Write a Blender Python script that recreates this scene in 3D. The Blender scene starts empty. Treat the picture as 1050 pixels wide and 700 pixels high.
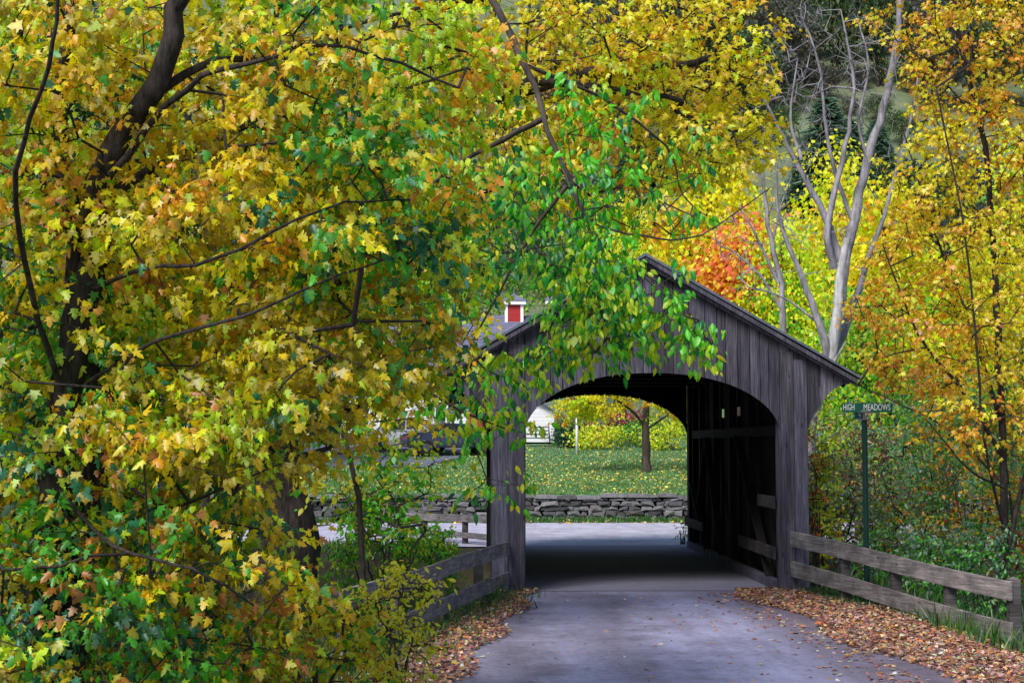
import bpy, math, random
import numpy as np
from mathutils import Vector, Euler
random.seed(7); rng = np.random.default_rng(11)
scene = bpy.context.scene
COL = scene.collection
PI = math.pi
F = 1500.0                                   # focal length in pixels of a 1050 px wide frame

# ------------------------------------------------------------------ camera
cam_d = bpy.data.cameras.new('camera'); cam = bpy.data.objects.new('camera', cam_d); COL.objects.link(cam)
cam_d.sensor_width = 36; cam_d.lens = 36*F/1050; cam_d.clip_end = 2000; cam_d.clip_start = .1
cam.location = (0, 0, 2.4)
cam.rotation_euler = (PI/2 + math.atan(106/F), 0, -math.atan(35/F))
scene.camera = cam
RM = cam.rotation_euler.to_matrix()
def P(u, v, Y):                               # a point seen at (u, v) of the photograph, Y metres down the road
    d = RM @ Vector(((u-525)/F, -(v-350)/F, -1)); s = Y/d.y
    return np.array((d.x*s, Y, 2.4+d.z*s))

# ------------------------------------------------------------------ colour helpers
def lin(c):
    c = np.asarray(c, float)/255
    return np.where(c <= .04045, c/12.92, ((c+.055)/1.055)**2.4)
def nt(name):
    m = bpy.data.materials.new(name); m.use_nodes = True; t = m.node_tree; t.nodes.clear()
    return m, t, t.nodes, t.links
def ramp(n, pts, interp='LINEAR'):
    r = n.new('ShaderNodeValToRGB'); r.color_ramp.interpolation = interp
    e = r.color_ramp.elements
    while len(e) < len(pts): e.new(.5)
    for k, (p, c) in zip(e, pts): k.position = p; k.color = (*c, 1)
    return r
def noise(n, l, vec, scale, detail=4, rough=.55):
    k = n.new('ShaderNodeTexNoise'); k.inputs['Scale'].default_value = scale
    k.inputs['Detail'].default_value = detail; k.inputs['Roughness'].default_value = rough
    if vec: l.new(vec, k.inputs['Vector'])
    return k
def mixc(n, l, fac, a, b, mode='MIX'):
    k = n.new('ShaderNodeMix'); k.data_type = 'RGBA'; k.blend_type = mode
    for s, v in ((k.inputs['Factor'], fac), (k.inputs['A'] if False else k.inputs[6], a), (k.inputs[7], b)):
        if isinstance(v, (int, float)): s.default_value = v
        elif isinstance(v, (tuple, list)): s.default_value = (*v, 1)
        else: l.new(v, s)
    return k.outputs[2]
def finish(n, l, col, rough=.8, bump=None, bstr=.3, bdist=.02, metallic=0, spec=.3):
    b = n.new('ShaderNodeBsdfPrincipled'); o = n.new('ShaderNodeOutputMaterial')
    if isinstance(col, tuple): b.inputs['Base Color'].default_value = (*col, 1)
    else: l.new(col, b.inputs['Base Color'])
    b.inputs['Roughness'].default_value = rough; b.inputs['Metallic'].default_value = metallic
    b.inputs['Specular IOR Level'].default_value = spec
    if bump is not None:
        k = n.new('ShaderNodeBump'); k.inputs['Strength'].default_value = bstr; k.inputs['Distance'].default_value = bdist
        l.new(bump, k.inputs['Height']); l.new(k.outputs[0], b.inputs['Normal'])
    l.new(b.outputs[0], o.inputs[0]); return b
def pos(n):
    return n.new('ShaderNodeNewGeometry').outputs['Position']
def mapped(n, l, vec, sc):
    m = n.new('ShaderNodeMapping'); m.inputs['Scale'].default_value = sc; l.new(vec, m.inputs['Vector']); return m.outputs[0]

def leaf_mat(name, trans=.4, gloss=.06):
    m, t, n, l = nt(name)
    a = n.new('ShaderNodeAttribute'); a.attribute_name = 'Col'
    k = noise(n, l, pos(n), 55, 3)
    r = ramp(n, [(.3, (.72,.72,.70)), (.7, (1.15,1.15,1.15))]); l.new(k.outputs[0], r.inputs[0])
    c = mixc(n, l, 1.0, a.outputs['Color'], r.outputs[0], 'MULTIPLY')
    d = n.new('ShaderNodeBsdfDiffuse'); tr = n.new('ShaderNodeBsdfTranslucent'); g = n.new('ShaderNodeBsdfGlossy')
    g.inputs['Roughness'].default_value = .42; g.inputs['Color'].default_value = (.8,.85,.95,1)
    l.new(c, d.inputs[0])
    hs = n.new('ShaderNodeHueSaturation'); hs.inputs['Saturation'].default_value = 1.15; hs.inputs['Value'].default_value = 1.1
    l.new(c, hs.inputs['Color']); l.new(hs.outputs[0], tr.inputs[0])
    m1 = n.new('ShaderNodeMixShader'); m1.inputs[0].default_value = trans
    l.new(d.outputs[0], m1.inputs[1]); l.new(tr.outputs[0], m1.inputs[2])
    m2 = n.new('ShaderNodeMixShader'); m2.inputs[0].default_value = gloss
    l.new(m1.outputs[0], m2.inputs[1]); l.new(g.outputs[0], m2.inputs[2])
    o = n.new('ShaderNodeOutputMaterial'); l.new(m2.outputs[0], o.inputs[0])
    return m
def bark_mat(name, dark, light, sc=14):
    m, t, n, l = nt(name)
    v = mapped(n, l, pos(n), (1, 1, .22))
    k = noise(n, l, v, sc, 8, .7); k2 = noise(n, l, pos(n), 2.2, 3)
    r = ramp(n, [(.34, dark), (.66, light)]); l.new(k.outputs[0], r.inputs[0])
    r2 = ramp(n, [(.35, (.6,.62,.6)), (.7, (1.2,1.2,1.2))]); l.new(k2.outputs[0], r2.inputs[0])
    finish(n, l, mixc(n, l, 1., r.outputs[0], r2.outputs[0], 'MULTIPLY'), .9, k.outputs[0], .8, .03)
    return m
def plain(name, c, rough=.6, var=.15, sc=6, metallic=0, bstr=.1):
    m, t, n, l = nt(name); k = noise(n, l, pos(n), sc, 6, .6)
    c = tuple(c)
    r = ramp(n, [(.3, tuple(x*(1-var) for x in c)), (.7, tuple(x*(1+var) for x in c))]); l.new(k.outputs[0], r.inputs[0])
    finish(n, l, r.outputs[0], rough, k.outputs[0], bstr, .01, metallic)
    return m
def wood_mat(name, dark, mid, light, axis=2):
    # weathered boards; 'Col' carries each board's own tone
    m, t, n, l = nt(name)
    sc = [9, 9, 9]; sc[axis] = .5
    if axis == 0: sc = [.6, .6, 9]
    v = mapped(n, l, pos(n), tuple(sc)); k = noise(n, l, v, 4.0, 8, .65)
    sc2 = [30, 30, 30]; sc2[axis] = .8
    if axis == 0: sc2 = [.9, .9, 30]
    kf = noise(n, l, mapped(n, l, pos(n), tuple(sc2)), 3, 6, .7)
    st = [3.5, 3.5, 3.5]; st[axis] = .5
    k2 = noise(n, l, mapped(n, l, pos(n), tuple(st)), 1.1, 7, .65)
    r = ramp(n, [(.3, dark), (.5, mid), (.75, light)]); l.new(k.outputs[0], r.inputs[0])
    rf = ramp(n, [(.3, (.55,.55,.58)), (.55, (1,1,1)), (.8, (1.35,1.33,1.3))]); l.new(kf.outputs[0], rf.inputs[0])
    r2 = ramp(n, [(.3, (.45,.44,.46)), (.5, (.9,.9,.92)), (.72, (1.45,1.42,1.4))]); l.new(k2.outputs[0], r2.inputs[0])
    a = n.new('ShaderNodeAttribute'); a.attribute_name = 'Col'
    c = mixc(n, l, 1., r.outputs[0], r2.outputs[0], 'MULTIPLY')
    c = mixc(n, l, 1., c, rf.outputs[0], 'MULTIPLY')
    c = mixc(n, l, 1., c, a.outputs['Color'], 'MULTIPLY')
    # knots
    vo = n.new('ShaderNodeTexVoronoi'); vo.inputs['Scale'].default_value = 1.9
    scv = [2.2, 1, 2.2]; scv[axis] = .8
    l.new(mapped(n, l, pos(n), tuple(scv)), vo.inputs['Vector'])
    rk = ramp(n, [(.05, (.2,.17,.16)), (.085, (1,1,1))]); l.new(vo.outputs['Distance'], rk.inputs[0])
    c = mixc(n, l, .8, c, rk.outputs[0], 'MULTIPLY')
    finish(n, l, c, .82, kf.outputs[0], .6, .012)
    return m
M = {}
M['leaf'] = leaf_mat('living leaf', .5, .04)
M['leaf_matte'] = leaf_mat('distant leaf', .45, .02)
M['litter'] = leaf_mat('fallen leaf', .1, .03)
M['bark'] = bark_mat('dark maple bark', (.006,.005,.005), (.085,.066,.06), 22)
M['bark_grey'] = bark_mat('bare grey bark', (.15,.14,.16), (.44,.41,.45), 10)
M['peeled'] = bark_mat('peeled pale wood', (.32,.31,.33), (.70,.68,.70), 8)
M['bark_mid'] = bark_mat('brown bark', (.03,.022,.02), (.11,.085,.075), 10)
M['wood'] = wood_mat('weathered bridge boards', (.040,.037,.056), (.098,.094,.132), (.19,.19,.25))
M['wood_dark'] = wood_mat('shaded bridge timber', (.004,.003,.0035), (.009,.007,.008), (.018,.015,.016))  # near-black copy of the bridge wood, interior shade put into its colour
M['rail'] = wood_mat('weathered rail timber', (.09,.08,.082), (.20,.18,.18), (.34,.31,.31), 0)
M['deck'] = wood_mat('dusty dark deck planks', (.02,.018,.019), (.045,.04,.043), (.08,.072,.078), 0)
M['roofing'] = plain('weathered roof edge', (.12,.145,.20), .5, .3, 9)
M['white'] = plain('white paint', (.78,.78,.82), .6, .05)
M['red'] = plain('red paint', (.42,.03,.03), .6, .15)
M['slate'] = plain('slate roof', (.15,.15,.24), .7, .25, 4)
M['glass'] = plain('dark window glass', (.03,.035,.045), .12, .2)
M['green_metal'] = plain('green painted metal', (.008,.04,.033), .35, .2)
M['sign_green'] = plain('sign green', (.008,.10,.075), .35, .1)
M['sign_white'] = plain('sign white', (.8,.84,.86), .4, .03)
M['steel'] = plain('galvanised bracket', (.13,.13,.17), .4, .2, 20, .6)
M['tyre'] = plain('tyre rubber', (.012,.012,.013), .8)
M['car_dark'] = plain('dark blue car paint', (.03,.035,.07), .25, .05)
M['car_silver'] = plain('silver car paint', (.40,.42,.50), .3, .05)
M['steps'] = plain('grey wooden steps', (.09,.08,.09), .8)
M['water'] = plain('brook water', (.02,.03,.03), .08, .3, 1.5, 0, .3)

def road_mat(name, base, patchy):
    m, t, n, l = nt(name); p = pos(n)
    a = noise(n, l, p, 60, 8, .7); b = noise(n, l, p, 1.1, 5, .6)
    c = noise(n, l, mapped(n, l, p, (1.3, .16, 1)), 1.6, 5, .65)
    r = ramp(n, [(.28, tuple(x*.72 for x in base)), (.5, base), (.75, tuple(x*1.3 for x in base))]); l.new(a.outputs[0], r.inputs[0])
    rb = ramp(n, [(.3, (.74,.72,.72)), (.65, (1.12,1.12,1.14))]); l.new(b.outputs[0], rb.inputs[0])
    x = mixc(n, l, 1., r.outputs[0], rb.outputs[0], 'MULTIPLY')
    rc = ramp(n, [(.44, (1,1,1)), (.62, patchy)]); l.new(c.outputs[0], rc.inputs[0])
    x = mixc(n, l, .8, x, rc.outputs[0], 'MULTIPLY')
    sp = n.new('ShaderNodeTexVoronoi'); sp.inputs['Scale'].default_value = 38; l.new(p, sp.inputs['Vector'])
    rs = ramp(n, [(.05, (1.5,1.48,1.42)), (.16, (1,1,1)), (.6, (.86,.86,.86))]); l.new(sp.outputs['Distance'], rs.inputs[0])
    x = mixc(n, l, .8, x, rs.outputs[0], 'MULTIPLY')
    g2 = noise(n, l, p, 7, 8, .8); rg = ramp(n, [(.36, (.70,.66,.64)), (.5, (1,1,1)), (.7, (1.12,1.12,1.13))]); l.new(g2.outputs[0], rg.inputs[0])
    x = mixc(n, l, .85, x, rg.outputs[0], 'MULTIPLY')
    vc = n.new('ShaderNodeTexVoronoi'); vc.feature = 'DISTANCE_TO_EDGE'; vc.inputs['Scale'].default_value = .42
    wc = noise(n, l, p, 1.6, 8, .7); av = n.new('ShaderNodeVectorMath'); av.operation = 'MULTIPLY_ADD'; l.new(wc.outputs['Color'], av.inputs[0]); av.inputs[1].default_value = (1.4,1.4,0); l.new(p, av.inputs[2]); l.new(av.outputs[0], vc.inputs['Vector'])
    rv = ramp(n, [(.002, (.5,.47,.46)), (.007, (1,1,1))]); l.new(vc.outputs['Distance'], rv.inputs[0])
    x = mixc(n, l, .55, x, rv.outputs[0], 'MULTIPLY')
    if name == 'near road':                  # brownish dirt carried along the wheel paths and the edges
        sep = n.new('ShaderNodeSeparateXYZ'); l.new(p, sep.inputs[0])
        wob = noise(n, l, p, .55, 5, .7)
        ad = n.new('ShaderNodeMath'); ad.operation = 'MULTIPLY_ADD'; l.new(wob.outputs[0], ad.inputs[0]); ad.inputs[1].default_value = 1.6; l.new(sep.outputs[0], ad.inputs[2])
        mr = n.new('ShaderNodeMapRange'); mr.inputs['From Min'].default_value = -.2; mr.inputs['From Max'].default_value = 6.2; l.new(ad.outputs[0], mr.inputs[0])
        rr = ramp(n, [(.05, (.55,.44,.40)), (.15, (.9,.87,.86)), (.24, (.66,.60,.58)), (.32, (1.08,1.08,1.1)), (.46, (.76,.73,.73)), (.54, (1.14,1.14,1.16)), (.70, (1.08,1.08,1.1)), (.80, (.60,.53,.50)), (.93, (.5,.41,.37))])
        l.new(mr.outputs[0], rr.inputs[0]); x = mixc(n, l, .9, x, rr.outputs[0], 'MULTIPLY')
    finish(n, l, x, .85, a.outputs[0], .35, .01)
    return m
M['road'] = road_mat('near road', (.345,.345,.50), (.8,.76,.74))
M['road_far'] = road_mat('gravel road', (.52,.52,.66), (.85,.83,.82))
M['drive'] = road_mat('driveway', (.17,.18,.27), (.85,.83,.82))

def deck_shade():
    # interior shade painted into the colour, fading to road tone at both ends
    m, t, n, l = nt('bridge planks with painted shade'); p = pos(n); sep = n.new('ShaderNodeSeparateXYZ'); l.new(p, sep.inputs[0])
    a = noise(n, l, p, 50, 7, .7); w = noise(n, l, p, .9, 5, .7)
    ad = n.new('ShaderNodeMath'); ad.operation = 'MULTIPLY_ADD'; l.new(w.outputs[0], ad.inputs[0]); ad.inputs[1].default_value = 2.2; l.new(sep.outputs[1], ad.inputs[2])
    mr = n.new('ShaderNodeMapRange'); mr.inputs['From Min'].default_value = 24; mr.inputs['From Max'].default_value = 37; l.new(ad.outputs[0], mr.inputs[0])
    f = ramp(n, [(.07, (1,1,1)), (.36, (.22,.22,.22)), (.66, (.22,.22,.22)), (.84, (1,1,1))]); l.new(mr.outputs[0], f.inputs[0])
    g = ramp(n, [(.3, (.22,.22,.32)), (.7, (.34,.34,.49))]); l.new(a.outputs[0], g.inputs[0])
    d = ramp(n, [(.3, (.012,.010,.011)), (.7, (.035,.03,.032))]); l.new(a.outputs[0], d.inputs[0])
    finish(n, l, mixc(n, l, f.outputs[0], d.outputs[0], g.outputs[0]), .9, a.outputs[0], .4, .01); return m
M['deck_shade'] = deck_shade()
def ground_mat():
    m, t, n, l = nt('ground'); p = pos(n)
    sep = n.new('ShaderNodeSeparateXYZ'); l.new(p, sep.inputs[0])
    a = noise(n, l, p, 3.0, 8, .65); b = noise(n, l, p, .35, 6, .6); f = noise(n, l, p, 30, 4, .7)
    lawn = ramp(n, [(.3, (.06,.14,.06)), (.5, (.11,.22,.10)), (.72, (.19,.31,.15))]); l.new(a.outputs[0], lawn.inputs[0])
    soil = ramp(n, [(.35, (.03,.028,.018)), (.6, (.06,.055,.028)), (.75, (.05,.085,.025))]); l.new(a.outputs[0], soil.inputs[0])
    mead = ramp(n, [(.3, (.06,.09,.045)), (.5, (.15,.19,.10)), (.7, (.26,.28,.18))])
    bm = noise(n, l, mapped(n, l, p, (1, 1, 1)), .35, 12, .85); l.new(bm.outputs[0], mead.inputs[0])
    def step(lo, hi):
        k = n.new('ShaderNodeMapRange'); k.inputs['From Min'].default_value = lo; k.inputs['From Max'].default_value = hi
        l.new(sep.outputs[1], k.inputs[0]); return k.outputs[0]
    c = mixc(n, l, step(44.5, 46.3), soil.outputs[0], lawn.outputs[0])
    c = mixc(n, l, step(84, 100), c, mead.outputs[0])
    rf = ramp(n, [(.3, (.6,.6,.6)), (.7, (1.3,1.3,1.3))]); l.new(f.outputs[0], rf.inputs[0])
    c = mixc(n, l, 1., c, rf.outputs[0], 'MULTIPLY')
    finish(n, l, c, .95, f.outputs[0], .8, .05)
    return m
M['ground'] = ground_mat()
def stone_mat():
    m, t, n, l = nt('field stone'); a = n.new('ShaderNodeAttribute'); a.attribute_name = 'Col'
    k = noise(n, l, pos(n), 9, 8, .7)
    r = ramp(n, [(.3, (.5,.5,.5)), (.7, (1.35,1.35,1.35))]); l.new(k.outputs[0], r.inputs[0])
    finish(n, l, mixc(n, l, 1., a.outputs['Color'], r.outputs[0], 'MULTIPLY'), .9, k.outputs[0], .7, .03)
    return m
M['stone'] = stone_mat()

# ------------------------------------------------------------------ object helpers
def tag(o, label=None, cat=None, group=None, kind=None):
    if label: o['label'] = label
    if cat: o['category'] = cat
    if group: o['group'] = group
    if kind: o['kind'] = kind
    return o
def thing(name, label, cat, loc=(0,0,0), group=None):
    o = bpy.data.objects.new(name, None); COL.objects.link(o); o.location = Vector([float(a) for a in loc]); o.empty_display_size = .2
    return tag(o, label, cat, group)
def base_of(parent):
    l = Vector((0,0,0)); p = parent
    while p is not None: l += p.location; p = p.parent
    return np.array(l)
def np_mesh(name, V, tris_or_list, mat, parent=None, cols=None, smooth=False):
    """V: world coordinates (n,3); faces: (m,k) array or list of tuples"""
    me = bpy.data.meshes.new(name); V = np.asarray(V, float)
    if parent is not None: V = V - base_of(parent)
    if isinstance(tris_or_list, np.ndarray):
        Fc = tris_or_list; m, k = Fc.shape
        me.vertices.add(len(V)); me.vertices.foreach_set('co', V.astype(np.float32).ravel())
        me.loops.add(m*k); me.loops.foreach_set('vertex_index', Fc.astype(np.int32).ravel())
        me.polygons.add(m); me.polygons.foreach_set('loop_start', np.arange(0, m*k, k, dtype=np.int32))
        me.update(calc_edges=True)
    else:
        me.from_pydata([tuple(v) for v in V], [], tris_or_list); me.update()
    if cols is not None:
        at = me.attributes.new('Col', 'FLOAT_COLOR', 'POINT')
        c4 = np.ones((len(V), 4), np.float32); c4[:, :3] = cols; at.data.foreach_set('color', c4.ravel())
    if smooth: me.polygons.foreach_set('use_smooth', np.ones(len(me.polygons), bool))
    me.materials.append(mat)
    o = bpy.data.objects.new(name, me); COL.objects.link(o)
    if parent is not None: o.parent = parent
    return o
class MB:
    def __init__(s): s.V = []; s.F = []; s.C = []
    def add(s, V, Fc, tone=1.0):
        b = len(s.V); s.V += [tuple(map(float, v)) for v in V]; s.F += [tuple(b+i for i in f) for f in Fc]
        t = tone if isinstance(tone, (tuple, list, np.ndarray)) else (tone,)*3
        s.C += [tuple(t)]*len(V)
    def box(s, lo, hi, tone=1.0):
        x0,y0,z0 = lo; x1,y1,z1 = hi
        s.add([(x0,y0,z0),(x1,y0,z0),(x1,y1,z0),(x0,y1,z0),(x0,y0,z1),(x1,y0,z1),(x1,y1,z1),(x0,y1,z1)],
              [(0,3,2,1),(4,5,6,7),(0,1,5,4),(1,2,6,5),(2,3,7,6),(3,0,4,7)], tone)
    def beam(s, a, b, w, h, tone=1.0, up=(0,0,1)):
        a = np.array(a, float); b = np.array(b, float); d = b-a; d /= np.linalg.norm(d)
        sd = np.cross(d, up)
        if np.linalg.norm(sd) < 1e-4: sd = np.cross(d, (0,1,0))
        sd /= np.linalg.norm(sd); u = np.cross(sd, d)
        V = [p + sx*sd*w/2 + sz*u*h/2 for p in (a, b) for sx, sz in ((-1,-1),(1,-1),(1,1),(-1,1))]
        s.add(V, [(0,1,2,3),(7,6,5,4),(0,4,5,1),(1,5,6,2),(2,6,7,3),(3,7,4,0)], tone)
    def cyl(s, a, b, r0, r1, k=10, tone=1.0):
        a = np.array(a, float); b = np.array(b, float); d = b-a; d /= np.linalg.norm(d)
        e = np.cross(d, (0,0,1) if abs(d[2]) < .9 else (1,0,0)); e /= np.linalg.norm(e); f = np.cross(d, e)
        V = [p + r*(math.cos(2*PI*i/k)*e + math.sin(2*PI*i/k)*f) for p, r in ((a,r0),(b,r1)) for i in range(k)]
        s.add(V, [(i, (i+1)%k, k+(i+1)%k, k+i) for i in range(k)] + [tuple(range(k))[::-1], tuple(range(k, 2*k))], tone)
    def prism(s, poly, y0, y1, tone=1.0, axis='y'):
        n = len(poly)
        f = (lambda p, t: (p[0], t, p[1])) if axis == 'y' else (lambda p, t: (t, p[0], p[1]))
        s.add([f(p, y0) for p in poly] + [f(p, y1) for p in poly],
              [tuple(range(n)), tuple(range(n, 2*n))[::-1]] + [(i, n+i, n+(i+1)%n, (i+1)%n) for i in range(n)], tone)
    def build(s, name, mat, parent=None, bevel=0, smooth=False):
        o = np_mesh(name, s.V, s.F, mat, parent, np.array(s.C), smooth)
        if bevel:
            b = o.modifiers.new('bevel', 'BEVEL'); b.width = bevel; b.segments = 2; b.limit_method = 'ANGLE'
        return o
def copy_tree(o, parent=None):
    c = o.copy(); COL.objects.link(c); c.parent = parent
    for ch in list(o.children): copy_tree(ch, c)
    return c

# ------------------------------------------------------------------ leaf templates  (x, y along the blade, z fold)
def fan(outline, centre):
    V = [(*centre, 0)] + [(x, y, -.22*abs(x) - .25*y*y*.5) for x, y in outline]
    n = len(outline); return np.array(V), np.array([(0, 1+i, 1+(i+1)%n) for i in range(n)])
h = [(.07,.0),(.40,-.04),(.30,.17),(.60,.40),(.22,.40),(.27,.66)]
MAPLE = fan([(0,.03)] + h + [(0,1.0)] + [(-x, y) for x, y in h[::-1]], (0,.25))
h = [(.42,.02),(.24,.30),(.52,.45),(.18,.52)]
MAPLE2 = fan([(0,0)] + h + [(0,1.0)] + [(-x, y) for x, y in h[::-1]], (0,.3))
h = [(.22,.18),(.30,.42),(.20,.74)]
OVAL = fan([(0,0)] + h + [(0,1.05)] + [(-x, y) for x, y in h[::-1]], (0,.45))
DIA = (np.array([(0,0,0),(.42,.4,-.08),(0,1,-.1),(-.42,.4,-.08)]), np.array([(0,1,2),(0,2,3)]))
NEEDLE = (np.array([(-.07,0,0),(.07,0,0),(.0,1,-.15)]), np.array([(0,1,2)]))

def norm(a): return a/np.maximum(np.linalg.norm(a, axis=1, keepdims=True), 1e-9)
def leaves(name, Pp, tip, nrm, size, cols, tmpl, mat, parent, jitter=.12):
    TV, TF = tmpl; N = len(Pp); K = len(TV)
    tip = norm(tip); sd = norm(np.cross(tip, nrm)); nr = np.cross(sd, tip)
    curl = rng.uniform(-.3, 3.4, (N,1,1)); wid = rng.uniform(.62, 1.12, (N,1,1))
    s = size[:, None, None]
    V = Pp[:, None, :] + s*(TV[None,:,0:1]*wid*sd[:,None,:] + TV[None,:,1:2]*tip[:,None,:] + TV[None,:,2:3]*curl*nr[:,None,:])
    Fc = (TF[None] + (np.arange(N)*K)[:,None,None]).reshape(-1, 3)
    cc = (cols*(1+rng.normal(0, jitter, (N,1))).clip(.5,1.6)).clip(.003,.90)
    wv = np.ones((N,K,3)); edge = rng.uniform(.82,1.10,(N,1,1))*(1+rng.normal(0,.08,(N,K,1)))      # paler along the middle, duller at the rim
    if K > 4: wv[:,1:] = edge[:,1:]*np.array([1.05,.97,.9]); wv[:,0] = 1.12
    C = (cc[:,None,:]*wv).reshape(-1,3).clip(.003,.92)
    return np_mesh(name, V.reshape(-1,3), Fc, mat, parent, C)

# ------------------------------------------------------------------ wood of trees
def smooth_path(pts, n=4):
    pts = [np.array(p, float) for p in pts]; out = []
    q = [2*pts[0]-pts[1]] + pts + [2*pts[-1]-pts[-2]]
    for i in range(1, len(q)-2):
        for k in range(n):
            t = k/n; a,b,c,d = q[i-1],q[i],q[i+1],q[i+2]
            out.append(.5*((2*b)+(-a+c)*t+(2*a-5*b+4*c-d)*t*t+(-a+3*b-3*c+d)*t**3))
    out.append(pts[-1]); return np.array(out)
def tube_arrays(path, rads, k=9, rough=.1):
    V = []; Fc = []; n = len(path); prev = None
    for i in range(n):
        d = path[min(i+1,n-1)]-path[max(i-1,0)]; d = d/(np.linalg.norm(d)+1e-9)
        if prev is None: e = np.cross(d, (0.1,1,0.05))
        else: e = prev - d*np.dot(prev, d)
        e = e/(np.linalg.norm(e)+1e-9); f = np.cross(d, e); prev = e
        for j in range(k):
            r = rads[i]*(1+random.uniform(-rough, rough)); V.append(path[i]+r*(math.cos(2*PI*j/k)*e+math.sin(2*PI*j/k)*f))
    for i in range(n-1):
        for j in range(k): Fc.append((i*k+j, i*k+(j+1)%k, (i+1)*k+(j+1)%k, (i+1)*k+j))
    return np.array(V), np.array(Fc)
def sticks(A, B, ra, rb, k=5):
    """many tapered sticks at once"""
    d = norm(B-A); e = np.cross(d, np.array([0.31,.92,.22])); e = norm(e); f = np.cross(d, e)
    ang = np.arange(k)*2*PI/k; ca, sa = np.cos(ang)[None,:,None], np.sin(ang)[None,:,None]
    ring = ca*e[:,None,:]+sa*f[:,None,:]
    V = np.concatenate([A[:,None,:]+ring*ra[:,None,None], B[:,None,:]+ring*rb[:,None,None]], 1)
    T = np.array([(j, (j+1)%k, k+(j+1)%k, k+j) for j in range(k)])
    Fc = (T[None]+(np.arange(len(A))*2*k)[:,None,None]).reshape(-1,4)
    return V.reshape(-1,3), Fc
def join(L):
    V = []; Fc = []; b = 0
    for v, f in L: V.append(v); Fc.append(f+b); b += len(v)
    return np.concatenate(V), np.concatenate(Fc)

def in_frame(p):
    q = (RM.transposed() @ (Vector(p)-cam.location)); return 525-F*q.x/q.z, 350+F*q.y/q.z
GAPS = [(258,470,318,612,12,.62),(70,100,150,250,4,.25),(500,296,556,345,14,1.0),(385,335,470,400,9,.3),(668,262,700,300,9,.9),(430,398,462,418,9,.4),(318,402,372,470,9,.45),(330,470,400,545,9,.5),(655,250,680,275,9,.8),(550,300,575,322,9,.7),(470,345,510,372,9,.5)]
def thin_out(pts):
    # gaps in the near crowns where the house and the roof line show through
    keep = []
    for p in pts:
        u, v = in_frame(p); k = True
        for a, b, c, d, m, pr in GAPS:
            if a-m < u < c+m and b-m < v < d+m and random.random() < pr: k = False
        keep.append(k)
    return pts[np.array(keep)]
def volume_points(vols):
    """vols: (u, v, Y, ru, rv, rY, n) in photograph pixels and metres"""
    out = []
    for (u, v, Y, ru, rv, rY, n) in vols:
        c = P(u, v, Y); s = Y/F
        g = rng.normal(0, 1, (n, 3)); g = norm(g)*rng.uniform(.25, 1, (n,1))**(1/2.2)
        out.append(c + g*np.array([ru*s, rY, rv*s]))
    return np.concatenate(out)

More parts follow.
